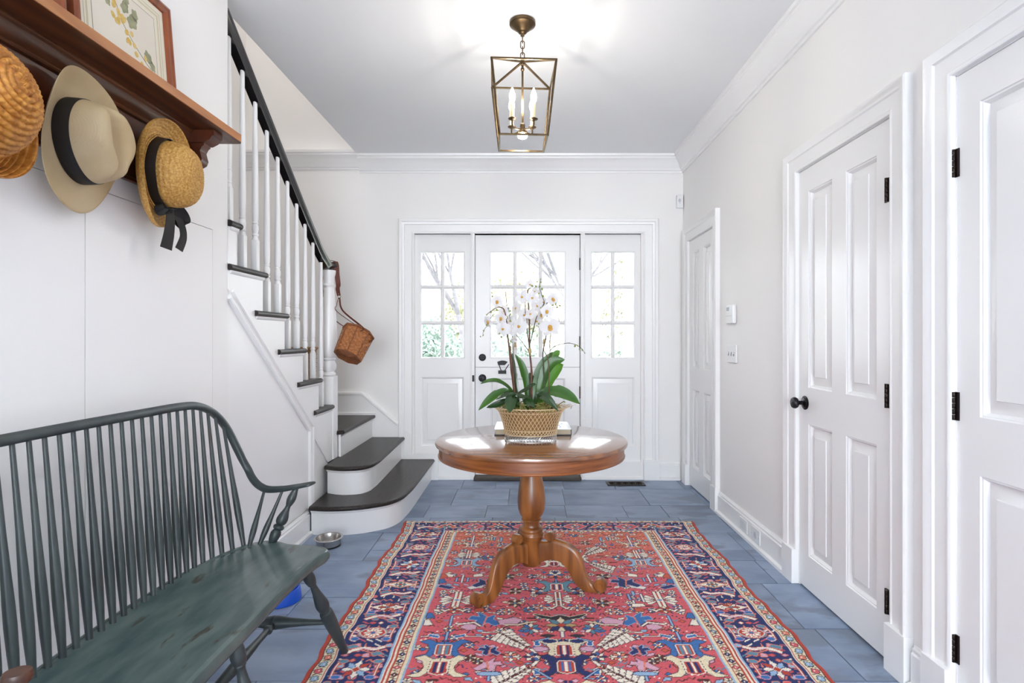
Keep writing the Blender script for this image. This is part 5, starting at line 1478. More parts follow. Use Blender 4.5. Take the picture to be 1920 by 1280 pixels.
M_wire = mat('cream_wire', rgb(214, 186, 146), 0.45)
M_wire2 = mat('pale_metal_wire', rgb(206, 200, 194), 0.3, 0.5)
M_liner = mat('coir_liner', rgb(124, 90, 50), 0.85, col2=rgb(150, 112, 66), nscale=60, bump=.5, bscale=200)
M_moss = mat('dry_moss', rgb(120, 118, 50), 0.7, col2=rgb(160, 150, 84), nscale=30)
BX, BY = .018, 2.648
bas = thing('wire_basket', 'oval cream wire lattice basket holding the orchids', 'basket', (BX, BY, TZ))
def brad(z):   # half axes of the oval at height z above the table
    if z < .034: return .125, .088
    t = (z - .034) / .126
    return .126 + .034 * t ** 1.5 + .014 * max(0, t - .85) / .15, .089 + .026 * t ** 1.5 + .012 * max(0, t - .85) / .15
def bp(a, z, e=0):
    rx, ry = brad(z); return (BX + (rx + e) * math.cos(a), BY + (ry + e) * math.sin(a), TZ + z)
def ringw(z, r, name, m=M_wire, e=0):
    b = MB(); b.tube([bp(2 * PI * k / 72, z, e) for k in range(72)], r, 6, closed=True); return b.build(name, m, bas)
ringw(.0022, .0018, 'base_wire', M_wire2); ringw(.032, .0022, 'hoop'); ringw(.054, .0018, 'hoop'); ringw(.140, .0017, 'hoop'); ringw(.160, .0030, 'rim')
b = MB(); NWr = 46
for s in (1, -1):
    for k in range(NWr):
        a = 2 * PI * k / NWr
        b.tube([bp(a + s * .50 * t, .054 + .106 * t, .0012 * s) for t in [i / 8 for i in range(9)]], .00125, 5)
b.build('lattice', M_wire, bas, kind='stuff')
b = MB()
for s in (1, -1):
    for k in range(NWr):
        a = 2 * PI * k / NWr
        b.tube([bp(a + s * .20 * t, .032 + .024 * t, .0014 * s) for t in [i / 4 for i in range(5)]], .0016, 5)
b.build('lower_lattice', M_wire, bas, kind='stuff')
b = MB(); NL = 52
for k in range(NL):
    a = 2 * PI * k / NL; d = PI / NL * .95
    b.tube([bp(a + d * math.cos(q), .016 + .0145 * math.sin(q) - .0) for q in [PI * (i / 10) * -1 for i in range(11)]] + [bp(a + d * .9, .030), ], .0011, 5)
b.build('foot_loops', M_wire2, bas, kind='stuff')
b = MB(); NS_ = 40
for k in range(NS_):
    a = 2 * PI * k / NS_; d = PI / NS_
    b.tube([bp(a - d, .160, .001), bp(a - d * .5, .166, .010), bp(a, .163, .016), bp(a + d * .5, .166, .010), bp(a + d, .160, .001)], .0011, 5)
b.build('scalloped_edge', M_wire, bas, kind='stuff')
for s in (1, -1):
    b = MB()
    for yo in (-.03, .03):
        P = [(BX + s * (.172 + .012 * math.sin(q) + .05 * i / 14), BY + yo * (1 - i / 20) * math.cos(q * .5), TZ + .162 + .010 * math.sin(q * 1.3)) for i, q in enumerate([k * .45 for k in range(15)])]
        b.tube(catmull(P, 3), .0014, 6)
    b.build('handle', M_wire2, bas)
b = MB(); Ml2 = Matrix.Translation((BX, BY, TZ))
vs = []
for z in (.036, .036, .06, .10, .13, .150, .150):
    pass
prof = [(.0, .037), (.9, .037), (.955, .045), (.955, .10), (.955, .150), (.90, .152), (0, .148)]
vs = []; n = 48
for r, z in prof:
    rx, ry = brad(max(z, .036))
    for k in range(n):
        a = 2 * PI * k / n; vs.append((BX + rx * r * math.cos(a), BY + ry * r * math.sin(a), TZ + z))
b.add(vs, [(i * n + k, i * n + (k + 1) % n, (i + 1) * n + (k + 1) % n, (i + 1) * n + k) for i in range(len(prof) - 1) for k in range(n)]); b.build('liner', M_liner, bas)

M_leaf = mat('orchid_leaf', rgb(40, 82, 14), 0.30, col2=rgb(60, 106, 24), nscale=6, stretch=(1, 1, 1), coat=.05, bump=.05, bscale=40)
M_leafd = mat('orchid_leaf_dark', rgb(30, 56, 20), 0.22, col2=rgb(42, 72, 30), nscale=6, coat=.25)
M_leafl = mat('orchid_leaf_light', rgb(66, 118, 24), 0.3, col2=rgb(88, 138, 36), nscale=6, coat=.05)
M_stalk = mat('orchid_stalk', rgb(84, 46, 30), 0.45, col2=rgb(110, 66, 42), nscale=40)
M_stalkg = mat('orchid_green_stalk', rgb(52, 62, 34), 0.45, col2=rgb(70, 76, 40), nscale=40)
M_bud = mat('orchid_bud', rgb(120, 138, 60), 0.45, col2=rgb(150, 160, 88), nscale=60)
M_petal = mat('orchid_petal', rgb(244, 240, 240), 0.5, spec=.2)
pb = M_petal.node_tree.nodes['Principled BSDF']; pb.inputs['Subsurface Weight'].default_value = .25; pb.inputs['Subsurface Radius'].default_value = (.01, .01, .01); pb.inputs['Subsurface Scale'].default_value = .4
M_lip = mat('orchid_lip', rgb(214, 176, 62), 0.5, col2=rgb(190, 120, 60), nscale=120)
M_tie = mat('raffia_tie', rgb(176, 150, 104), 0.7)
orc = thing('orchid_plant', 'white orchids with arching green leaves growing in the wire basket', 'plant', (BX, BY, TZ + .15))
def W(px, py, Y): return Vector(on_y(px, py, Y))
def leaf(pts, hw, m, up=(0, -1, .6), fold=.25, n=7, tip=.5):
    """strap leaf: centre line points, half width, gutter fold"""
    P = catmull(pts, n); N = len(P); b = MB(); vs = []; q = 9
    for i, p in enumerate(P):
        t = i / (N - 1); d = (P[min(i + 1, N - 1)] - P[max(i - 1, 0)]).normalized()
        s = d.cross(Vector(up)).normalized(); nn = s.cross(d).normalized()
        w = hw * (math.sin(min(1, .14 + t * 1.05) * PI * .5) if t < .5 else 1.0) * (1 - max(0, (t - tip) / (1 - tip)) ** 2.4) + .0006
        for layer in (0, 1):
            for k in range(q):
                a = (k / (q - 1) * 2 - 1)
                vs.append(p + s * (w * a) + nn * (fold * w * (abs(a) ** 1.4 - .4) - layer * .0014))
    fs = []
    for i in range(N - 1):
        for k in range(q - 1):
            a, c = i * 2 * q + k, (i + 1) * 2 * q + k
            fs.append((a, a + 1, c + 1, c)); fs.append((a + q, c + q, c + q + 1, a + q + 1))
        a, c = i * 2 * q, (i + 1) * 2 * q
        fs.append((a, c, c + q, a + q)); fs.append((a + q - 1, a + 2 * q - 1, c + 2 * q - 1, c + q - 1))
    fs.append(tuple(range((N - 1) * 2 * q, (N - 1) * 2 * q + q)) + tuple(range(N * 2 * q - 1, N * 2 * q - q - 1, -1)))
    b.add(vs, fs); return b.build('leaf', m, orc, sharp=60)
def L(pp, Ys, hw, m=None, **k):
    if not isinstance(Ys, (list, tuple)): Ys = [Ys] * len(pp)
    if len(Ys) == 2: Ys = [Ys[0] + (Ys[1] - Ys[0]) * i / (len(pp) - 1) for i in range(len(pp))]
    return leaf([W(a, c, y) for (a, c), y in zip(pp, Ys)], hw, m or M_leaf, **k)
L([(968, 760), (958, 731), (937, 715), (917, 713.5), (901, 719)], (2.64, 2.58), .017, up=(0, -.55, 1))
L([(965, 762), (951, 734), (932, 738), (914, 752), (897, 769)], (2.63, 2.54), .021, up=(-.3, -1, .5))
L([(1004, 765), (1020, 737), (1044, 733.5), (1068, 743), (1087, 757)], (2.63, 2.56), .034, M_leaf, up=(.2, -1, .75), tip=.45)
L([(1002, 768), (1006, 732), (1012, 705), (1022, 680), (1036, 659)], (2.66, 2.70), .033, up=(-.35, -1, .15), tip=.45)
L([(1006, 768), (1014, 730), (1024, 700), (1040, 678), (1059, 674)], (2.65, 2.64), .034, up=(-.25, -1, .2), tip=.5)
L([(1010, 768), (1026, 730), (1038, 704), (1049, 688), (1056, 683)], (2.64, 2.60), .021, M_leafl, up=(-.4, -1, .1))
L([(1000, 765), (1018, 715), (1032, 680), (1044, 662), (1050, 657)], (2.70, 2.74), .020, M_leafl, up=(-.4, -1, .1))
L([(988, 766), (987, 728), (984, 704), (977, 682), (966, 664)], (2.66, 2.67), .020, up=(.45, -1, .1))
L([(976, 766), (968, 722), (962, 690), (960, 660)], (2.70, 2.73), .016, M_leafd, up=(.3, -1, .1))
L([(996, 768), (996, 738), (996, 716), (993, 698)], (2.68, 2.72), .028, M_leafd, up=(0, -1, .1))
L([(968, 764), (973, 739), (986, 730), (998, 722), (1005, 720)], (2.60, 2.55), .017, M_leafd, up=(-.2, -.6, 1))
L([(974, 766), (960, 740), (946, 741), (930, 748.5)], (2.60, 2.52), .019, M_leafd, up=(-.1, -.5, 1))
L([(970, 764), (966, 741), (980, 744), (995, 746)], (2.58, 2.51), .018, M_leafd, up=(.1, -.5, 1))
L([(972, 764), (961, 742), (957, 756), (956, 773)], (2.58, 2.50), .026, M_leafd, up=(0, -1, .2), tip=.6)
L([(1000, 766), (1010, 741), (1026, 747), (1047, 770)], (2.58, 2.50), .022, M_leafd, up=(.2, -1, .5))
L([(965, 768), (950, 752), (932, 758), (912, 764)], (2.60, 2.56), .018, M_leafd, up=(0, -.8, .7))
L([(990, 768), (985, 748), (992, 752), (1003, 764)], (2.57, 2.52), .020, M_leafd, up=(0, -1, .5))
b = MB(); rm = random.Random(21)
for k in range(150):
    a = rm.uniform(0, 2 * PI); r = math.sqrt(rm.random()) * .96; x, y = BX + .158 * r * math.cos(a), BY + .112 * r * math.sin(a); z = TZ + .150
    P = [Vector((x, y, z + .004))]; d = Vector((rm.uniform(-1, 1), rm.uniform(-1, 1), .5))
    for q in range(5):
        d = (d + Vector((rm.uniform(-1, 1), rm.uniform(-1, 1), rm.uniform(-.7, .5)))).normalized(); c = P[-1] + d * .016
        c.z = min(max(c.z, z + .001), z + .034); ex = math.hypot((c.x - BX) / .172, (c.y - BY) / .122)
        if ex > 1: c.x = BX + (c.x - BX) / ex; c.y = BY + (c.y - BY) / ex
        P.append(c)
    b.tube(catmull(P, 3), rm.uniform(.0012, .0026), 5)
b.build('moss', M_moss, orc, kind='stuff')
def stalk(pp, Ys, r0, r1, m=M_stalk, name='flower_stalk'):
    if len(Ys) == 2: Ys = [Ys[0] + (Ys[1] - Ys[0]) * i / (len(pp) - 1) for i in range(len(pp))]
    P = catmull([W(a, c, y) for (a, c), y in zip(pp, Ys)], 5); N = len(P)
    b = MB(); b.tube(P, [r0 + (r1 - r0) * i / (N - 1) + (.0008 if i % 10 == 5 else 0) for i in range(N)], 7); return b.build(name, m, orc)
YM = 2.645
stalk([(968, 765), (961.6, 700), (956, 655), (951.7, 630), (950, 604), (944.7, 580), (933.4, 576), (921, 583), (912, 590)], (YM, 2.60), .0048, .0014)
stalk([(967, 765), (958, 690), (953, 640), (952, 600), (950, 570), (948, 547)], (YM + .02, 2.66), .0034, .0012)
stalk([(972, 765), (966, 700), (962, 660), (960, 620), (957, 600)], (YM + .04, 2.68), .0030, .0014, M_stalkg)
stalk([(996, 766), (996.7, 700), (993, 655), (992.5, 604), (990.4, 562), (989.7, 545), (996, 539), (1004, 535)], (2.66, 2.66), .0056, .0014)
stalk([(992, 650), (999.5, 621), (1006.6, 593), (1020, 569), (1016, 554), (1012, 537), (1013.6, 523)], (2.655, 2.64), .0026, .0011, M_stalkg)
stalk([(992.5, 650), (988, 617), (988, 599), (985, 587), (984, 562), (976, 551)], (2.655, 2.66), .0026, .0011)
stalk([(1022, 766), (1019, 690), (1018, 660), (1023, 635), (1026, 604), (1025, 570), (1034, 562)], (2.63, 2.60), .0034, .0014, M_stalkg)
stalk([(1028, 766), (1029, 700), (1027, 672), (1019, 655), (1021, 640)], (2.60, 2.58), .0024, .0016)
stalk([(1031, 765), (1031, 700), (1031, 657), (1031, 640), (1033, 620)], (2.68, 2.66), .0028, .0014)
stalk([(1031, 657), (1040, 649), (1053, 645), (1067, 643), (1082, 647), (1092, 655), (1097, 663)], (2.66, 2.60), .0020, .0009, M_stalkg)
stalk([(991, 657), (984, 648), (975, 636), (965, 624)], (2.65, 2.63), .0022, .0014, M_stalkg)
stalk([(905, 631), (907, 620), (913, 610), (916, 602), (926, 588)], (2.58, 2.60), .0009, .0014, M_stalkg)
stalk([(1025, 590), (1036, 577), (1045, 572), (1051, 573)], (2.60, 2.58), .0015, .0009, M_stalkg)
stalk([(923, 549), (927, 556), (932, 566), (938, 576)], (2.60, 2.61), .0009, .0013, M_stalkg)
stalk([(953, 576), (955, 590), (957, 603)], (2.62, 2.64), .0009, .0013, M_stalkg)
for px, py, Y, r in ((993, 657, 2.655, .008), (956, 653, YM, .007), (966, 646, YM + .03, .0055), (1020, 640, 2.60, .005)):
    p = W(px, py, Y); b = MB(); b.lathe([(r * .8, -.012), (r, -.006), (r * .9, 0), (r, .006), (r * .7, .012)], Matrix.Translation(p), seg=12)
    for q in range(4):
        a = q * 1.7; b.tube([p + Vector((r * math.cos(a), -r * abs(math.sin(a)), -.005)), p + Vector((r * 1.8 * math.cos(a), -r * 1.6, -.016)), p + Vector((r * 1.4 * math.cos(a), -r * 1.7, -.026))], .0008, 5)
    b.build('raffia_tie', M_tie, orc)
# flowers: two broad petals, three sepals, a yellow lip; petals share mesh data
def petal_mesh(w, l, cup):
    b = MB(); nu, nv = 8, 8
    def fn(u, v):
        t = v; ww = w * (math.sin(PI * min(1, .06 + t * .94)) ** .62) * (1 - .18 * t) if t < .995 else .0008
        x = (u * 2 - 1) * ww; y = .0025 + l * t
        z = cup * l * (math.sin(t * PI * .8) * .6 - t * t * .5) + .18 * ww * (u * 2 - 1) ** 2 * (1 if cup > 0 else -1)
        return (x, y, z)
    b.grid(fn, nu, nv); o = len(b.v)
    b.v += [(p[0], p[1], p[2] - .0006) for p in b.v]; b.f += [tuple(i + o for i in f)[::-1] for f in b.f]; b.mi += list(b.mi)
    return b.mesh('petal', M_petal, sharp=80)
PM, SM = petal_mesh(.60, .92, .10), petal_mesh(.40, .98, .06)
lipb = MB(); lipb.lathe([(0, -.06), (.16, -.02), (.20, .08), (.14, .20), (.05, .27), (0, .28)], Matrix.Rotation(.4, 4, 'X'), seg=12); lipb.lathe([(.0, .0), (.16, .03), (.24, .10), (.10, .16), (0, .16)], Matrix.Translation((0, -.22, .05)) @ Matrix.Rotation(-.5, 4, 'X'), seg=12, sx=.9, sy=.9)
LM = lipb.mesh('flower', M_lip)
rf = random.Random(5)
def flower(px, py, Y, R, yaw, pitch=0, roll=0, openess=1.0):
    """R in photo pixels; yaw 0 looks at the viewer, pi looks away"""
    p = W(px, py, Y); s = R * Y / F * 1.05
    rot = (Matrix.Rotation(yaw, 4, 'Z') @ Matrix.Rotation(PI / 2 + pitch, 4, 'X') @ Matrix.Rotation(roll, 4, 'Z')).to_euler()
    f = bpy.data.objects.new('flower', LM); COL.objects.link(f); f.parent = orc; f.location = p - wloc(orc); f.rotation_euler = rot; f.scale = (s, s, s)
    for ang, me_, tl in ((math.radians(78), PM, .05), (-math.radians(78), PM, .05), (0, SM, -.08), (math.radians(142), SM, -.10), (-math.radians(142), SM, -.10)):
        q = bpy.data.objects.new('petal', me_); COL.objects.link(q); q.parent = f
        q.rotation_euler = (Matrix.Rotation(ang, 4, 'Z') @ Matrix.Rotation((1 - openess) * 1.1 + tl + rf.uniform(-.08, .08), 4, 'X')).to_euler(); q.location = (0, 0, -.02 if me_ is SM else .0)
        if me_ is SM: q.scale = (1, .95, 1)
for a in ((1036, 560, 2.58, 14, .35, .1, .5), (1025.5, 583, 2.57, 13.5, -.1, .05, 0), (1031, 612, 2.55, 21, .05, .15, .15), (932, 565, 2.58, 13.5, -.3, .1, .3), (939.5, 596, 2.60, 13, -.5, .3, 0), (915, 603, 2.57, 13, -.9, .3, .6),
          (973, 611, 2.60, 19, 2.6, .2, .3), (967, 577, 2.63, 15, 2.2, .2, 0), (979, 556, 2.64, 15, 2.8, .1, .5), (998, 558, 2.63, 14, 3.4, .2, 0), (995, 588, 2.60, 15, 2.5, .5, .2), (1007, 573, 2.64, 14, 3.6, .2, .4),
          (994, 533, 2.63, 11, 3.0, .3, 0), (943, 616, 2.61, 17, 2.7, .1, .2), (1046, 607, 2.58, 14, 1.6, .1, .3), (1003, 546, 2.65, 9, 2.6, .4, .3), (1006, 602, 2.66, 12, 3.2, .1, 0), (957, 601, 2.64, 13, 2.4, .2, .6), (1019, 566, 2.66, 12, 3.5, .1, 0), (946, 583, 2.63, 13, 2.9, .2, 1.0), (983, 590, 2.66, 14, 3.2, 0, .3), (1014, 590, 2.64, 12, .8, .2, .1), (960, 620, 2.62, 12, 2.9, .3, .4)):
    flower(*a)
flower(963.5, 632, 2.60, 10, .3, 1.2, 0, .35)
budm = MB(); budm.lathe([(0, -.7), (.35, -.55), (.58, -.1), (.55, .3), (.30, .75), (0, 1.0)], seg=10); BM = budm.mesh('bud', M_bud)
for px, py, Y, r in ((921, 585, 2.60, 3.2), (932, 581, 2.60, 3.6), (912.5, 590, 2.59, 2.2), (913, 609, 2.58, 3.2), (907, 620, 2.58, 2.4), (906, 628, 2.58, 2.0), (901, 631, 2.58, 2.0), (922, 549, 2.60, 1.8), (923.6, 556, 2.60, 2.2),
                     (953, 578, 2.63, 2.6), (956, 583, 2.63, 3.0), (956, 589, 2.63, 3.2), (957.5, 602, 2.63, 2.8), (1013.6, 523, 2.64, 1.8), (1014, 529, 2.64, 2.4), (1012, 537, 2.64, 3.0), (1016.5, 542, 2.64, 3.4), (1010, 550, 2.64, 2.8), (1018, 555, 2.64, 3.6), (1007, 528, 2.65, 2.6), (998, 536, 2.62, 3.2), (1005, 537, 2.65, 2.6),
                     (1036.5, 572, 2.58, 2.6), (1042, 570, 2.58, 3.2), (1045, 576, 2.58, 3.0), (1050, 573, 2.58, 3.0), (1010, 607, 2.60, 2.6), (1078, 648.5, 2.62, 3.4), (1083, 648, 2.61, 2.4), (1087, 655, 2.61, 2.4), (1092, 656.5, 2.60, 2.2), (1096.5, 662, 2.60, 1.8), (936, 625, 2.61, 2.6), (940, 632, 2.61, 2.8), (958, 640, 2.60, 3.2), (953, 634, 2.6, 2.4), (1014, 577, 2.60, 2.0)):
    p = W(px, py, Y); s = r * Y / F
    link('bud', BM, p, orc, (rf.uniform(-1, 1), rf.uniform(-1, 1), rf.uniform(0, 3))).scale = (s, s, s)
# ------------------------------------------------------------------ wicker purse hanging from the newel
M_wick = mat('brown_wicker', rgb(148, 88, 44), 0.5, col2=rgb(184, 118, 64), nscale=60, bump=.3, bscale=200)
M_wickd = mat('dark_wicker', rgb(116, 64, 34), 0.5, col2=rgb(142, 84, 46), nscale=60)
M_leather = mat('brown_leather', rgb(96, 46, 34), 0.45, bump=.2, bscale=160)
M_nickel = mat('nickel_ring', rgb(190, 186, 180), 0.25, 1.0)
PC = Vector(on_y(662, 646, 3.835))
purse = thing('wicker_purse', 'small brown wicker basket purse hanging by a leather strap from the newel post', 'bag', tuple(PC), None)
az = unit((.18, .58, .79)); ay = unit(Vector((.62, -.75, .25)) - az * Vector((.62, -.75, .25)).dot(az)); ax = ay.cross(az)
MP = Matrix.Translation(PC) @ Matrix(((ax.x, ay.x, az.x, 0), (ax.y, ay.y, az.y, 0), (ax.z, ay.z, az.z, 0), (0, 0, 0, 1)))
HB = .205
def purse_r(a):     # rounded octagon, flat backed
    m = max(abs(math.cos(a - k * PI / 4)) for k in range(4)); return 1 / m * .96
def weave_wall(fr, h0, h1, na, nh, amp, M, mi=0):
    """basket weave: strands go over and under the uprights"""
    b = MB(); vs = []
    for j in range(nh * 4 + 1):
        t = j / (nh * 4); row = j / 4
        for i in range(na * 4):
            a = 2 * PI * i / (na * 4)
            strand = abs(math.sin(PI * row)); ph = (int(row) % 2) * PI
            o = amp * (strand * (.55 + .45 * math.cos(na / 2 * a * 1.0 + ph)) - .5)
            x, y = fr(a, t, o); vs.append(M @ Vector((x, y, h0 + (h1 - h0) * t)))
    n = na * 4
    b.add(vs, [(j * n + i, j * n + (i + 1) % n, (j + 1) * n + (i + 1) % n, (j + 1) * n + i) for j in range(nh * 4) for i in range(n)])
    return b
def fr(a, t, o):
    r = purse_r(a); s = .86 + .14 * t
    return ((.108 * s * r + o) * math.cos(a), (.084 * s * r + o) * math.sin(a))
b = weave_wall(fr, -HB / 2, HB / 2, 32, 13, .0090, MP); b.build('wicker_body', M_wick, purse, sharp=80)
b = MB()
for z, s, m_ in ((-HB / 2, .86, 0),):
    P = [(.108 * s * purse_r(2 * PI * k / 48) * math.cos(2 * PI * k / 48), .084 * s * purse_r(2 * PI * k / 48) * math.sin(2 * PI * k / 48)) for k in range(48)]
    for ringn in range(7):
        q = 1 - ringn / 7; b.tube([MP @ Vector((x * q, y * q, z - .001)) for x, y in P], .0052 if q < 1 else .0045, 5, closed=True)
    b.prism(P, lambda u, v, h: MP @ Vector((u, v, h)), z + .0, z + .004)
b.build('wicker_base', M_wickd, purse)
b = MB()
P = [(.112 * purse_r(2 * PI * k / 48) * math.cos(2 * PI * k / 48), .088 * purse_r(2 * PI * k / 48) * math.sin(2 * PI * k / 48)) for k in range(48)]
for z in (HB / 2 - .002, HB / 2 + .006): b.tube([MP @ Vector((x, y, z)) for x, y in P], .0045, 6, closed=True)
b.prism([(x * .97, y * .97) for x, y in P], lambda u, v, h: MP @ Vector((u, v, h)), HB / 2, HB / 2 + .007)
for ringn in range(1, 6):
    q = 1 - ringn / 6; b.tube([MP @ Vector((x * q, y * q, HB / 2 + .007)) for x, y in P], .004, 5, closed=True)
b.build('wicker_lid', M_wickd, purse)
b = MB()
for a in [k * PI / 4 + PI / 8 for k in range(8)]:
    b.tube([MP @ Vector((*fr(a, t, .0015), -HB / 2 + HB * t)) for t in (0, .25, .5, .75, 1)], .0032, 6)
b.build('corner_stake', M_wickd, purse)
def ribbon2(pts, w0, w1, side, name, m, parent, th=.0014, n=6, side2=None):
    P = catmull(pts, n); b = MB(); vs = []; fs = []
    for i, p in enumerate(P):
        t = (P[min(i + 1, len(P) - 1)] - P[max(i - 1, 0)]).normalized(); s = Vector(side).lerp(Vector(side2 or side), i / (len(P) - 1)); s = (s - t * s.dot(t)).normalized(); nn = t.cross(s)
        w = w0 + (w1 - w0) * i / (len(P) - 1)
        for a, c in ((-1, -1), (1, -1), (1, 1), (-1, 1)): vs.append(p + s * (w * a) + nn * (th * c))
    for i in range(len(P) - 1):
        for k in range(4): fs.append((i * 4 + k, i * 4 + (k + 1) % 4, i * 4 + 4 + (k + 1) % 4, i * 4 + 4 + k))
    fs += [(0, 1, 2, 3), tuple(range(len(P) * 4 - 4, len(P) * 4))]
    b.add(vs, fs); return b.build(name, m, parent)
RG = Vector(on_y(636, 556, 3.86))
ztop = 1.772
ribbon2([RG + Vector((-.002, 0, .006)), RG + Vector((-.010, -.002, .055)), Vector((-1.337, 3.870, 1.60)), Vector((-1.350, 3.880, 1.68)), Vector((-1.357, 3.892, 1.735)), Vector((-1.368, 3.90, ztop - .004))], .015, .019, (1, -.45, .25), 'shoulder_strap', M_leather, purse, side2=(.55, 1, .5))
ribbon2([Vector((-1.364, 3.90, ztop - .010)), Vector((-1.375, 3.90, ztop)), Vector((-1.425, 3.90, ztop)), Vector((-1.449, 3.90, 1.745)), Vector((-1.456, 3.90, 1.69)), Vector((-1.462, 3.90, 1.60)), Vector((-1.455, 3.93, 1.50)), Vector((-1.425, 3.955, 1.40)), Vector((-1.36, 3.95, 1.33)), MP @ Vector((-.06, -.05, HB / 2 + .02))], .018, .012, (0, 1, .05), 'shoulder_strap', M_leather, purse)
b = MB(); b.tube([RG + Vector((.010 * math.cos(a), 0, .010 * math.sin(a))) for a in [2 * PI * k / 20 for k in range(20)]], .0022, 6, closed=True); b.build('strap_ring', M_nickel, purse)
ribbon2([RG + Vector((.002, -.002, -.008)), RG + Vector((.030, -.012, -.10)), MP @ Vector((.012, .088, HB / 2 + .004)), MP @ Vector((.012, .088, HB / 2 - .03))], .0065, .0065, (1, -.4, 0), 'thin_strap', M_leather, purse)
ribbon2([RG + Vector((-.006, .002, -.008)), RG + Vector((-.018, .0, -.06)), RG + Vector((-.010, .0, -.11)), MP @ Vector((-.078, .046, HB / 2 + .004)), MP @ Vector((-.084, .046, HB / 2 - .05))], .0060, .0060, (.6, -1, 0), 'thin_strap', M_leather, purse)
b = MB()
for q in (Vector((-.002, -.003, .020)), Vector((.003, -.005, -.022)), Vector((-.009, -.003, -.022))): b.lathe([(0, .0), (.0035, .0005), (.0025, .003), (0, .0035)], align(RG + q, RG + q + Vector((0, -1, 0))), seg=10)
b.build('rivet', M_nickel, purse)
# tall wicker basket on the landing, seen between the balusters
M_wick2 = mat('tan_wicker', rgb(160, 118, 66), 0.6, col2=rgb(128, 88, 46), nscale=50)
hx, hy = -1.78, 4.35
ham = thing('tall_wicker_basket', 'tall tan wicker basket standing on the stair landing behind the balusters', 'basket', (hx, hy, ZST[2]))
MH = Matrix.Translation((hx, hy, ZST[2]))
b = weave_wall(lambda a, t, o: ((.085 + .014 * t + o) * math.cos(a), (.085 + .014 * t + o) * math.sin(a)), .001, .575, 20, 34, .006, MH); b.build('wicker_body', M_wick2, ham, sharp=80)
b = MB(); b.tube([MH @ Vector((.102 * math.cos(a), .102 * math.sin(a), .580)) for a in [2 * PI * k / 40 for k in range(40)]], .009, 8, closed=True); b.build('rim', M_wick2, ham)
b = MB(); b.lathe([(0, .001), (.082, .001), (.082, .008), (0, .008)], MH, seg=30); b.build('basket_base', M_wick2, ham)

# ------------------------------------------------------------------ wall fittings
M_plas = mat('white_plastic', rgb(238, 238, 238), 0.35)
M_lcd = mat('lcd_window', rgb(150, 156, 172), 0.2)
M_slot = mat('slot_dark', rgb(130, 130, 134), 0.6)
M_grey = mat('sensor_lens', rgb(210, 210, 212), 0.2)
t = thing('motion_sensor', 'small white motion sensor high in the far right corner', 'sensor', (1.318, YB, 2.40))
b = MB(); b.box(1.290, 1.346, YB - .036, YB - .0005, 2.345, 2.455, bev=.006); b.build('housing', M_plas, t)
b = MB(); b.lathe([(0, 0), (.012, .001), (.014, .004), (.010, .008), (0, .010)], align((1.313, YB - .035, 2.405), (1.313, YB - 1, 2.405)), seg=16, sx=.8, sy=1.2); b.build('lens', M_grey, t)
b = MB(); b.box(1.314, 1.318, YB - .037, YB - .035, 2.380, 2.384); b.build('indicator', M_slot, t)
t = thing('thermostat', 'white wall thermostat with small display above the light switches', 'thermostat', (XR, 3.575, 1.375))
b = MB(); b.box(XR - .030, XR - .0005, 3.515, 3.640, 1.315, 1.440, bev=.010); b.build('housing', M_plas, t)
b = MB(); b.box(XR - .032, XR - .029, 3.575, 3.615, 1.400, 1.424, bev=.001); b.build('display', M_lcd, t)
b = MB(); b.box(XR - .0315, XR - .029, 3.525, 3.63, 1.365, 1.367); b.build('seam', M_grey, t)
t = thing('light_switch', 'white wall plate with three toggle switches below the thermostat', 'switch', (XR, 3.585, 1.12))
b = MB(); b.box(XR - .012, XR - .0005, 3.505, 3.665, 1.060, 1.175, bev=.003); b.build('wall_plate', M_plas, t)
for y in (3.540, 3.585, 3.630):
    b = MB(); b.box(XR - .0135, XR - .011, y - .006, y + .006, 1.105, 1.130); b.build('slot', M_slot, t)
    b = MB(); b.box(XR - .022, XR - .012, y - .004, y + .004, 1.118, 1.129, bev=.001); b.build('toggle', M_plas, t)
t = thing('outlet_plate', 'white outlet plate in the baseboard, farther of the two', 'outlet', (XR - .02, 3.355, .078), 'outlets in the baseboard')
b = MB(); b.box(XR - .025, XR - .0185, 3.298, 3.412, .036, .112, bev=.002); b.build('wall_plate', M_plas, t)
b = MB()
for i in range(5):
    for j in range(4): b.box(XR - .0256, XR - .0245, 3.325 + i * .014, 3.331 + i * .014, .052 + j * .012, .057 + j * .012)
b.build('slot', M_grey, t)
t = thing('outlet_plate', 'white outlet plate with round centre in the baseboard, nearer of the two', 'outlet', (XR - .02, 3.175, .078), 'outlets in the baseboard')
b = MB(); b.box(XR - .026, XR - .0185, 3.115, 3.232, .034, .114, bev=.002); b.build('wall_plate', M_plas, t)
b = MB(); b.lathe([(0, 0), (.020, .0), (.019, .0025), (0, .0025)], align((XR - .0255, 3.172, .076), (XR - 1, 3.172, .076)), seg=24); b.build('socket_face', M_grey, t)
b = MB()
for y in (3.125, 3.222): b.lathe([(0, 0), (.0025, 0), (.002, .001), (0, .001)], align((XR - .0258, y, .074), (XR - 1, y, .074)), seg=10)
b.build('screw', M_slot, t)
t = thing('floor_register', 'dark metal floor register in the tiles before the front door', 'vent', (.825, 4.585, .002))
vx0, vx1, vy0, vy1 = .668, .985, 4.515, 4.650
b = MB(); b.strip([(vx0, vy0), (vx1, vy0), (vx1, vy1), (vx0, vy1)], [(0, .002), (0, .005), (.003, .007), (.022, .007), (.026, .004), (.026, .002), (0, .002)], lambda u, v, h: (u, v, h), closed=True); b.build('register_frame', M_bronze, t)
b = MB(); b.box(vx0 + .02, vx1 - .02, vy0 + .02, vy1 - .02, .0012, .003); b.build('dark_duct', M_gap, t)
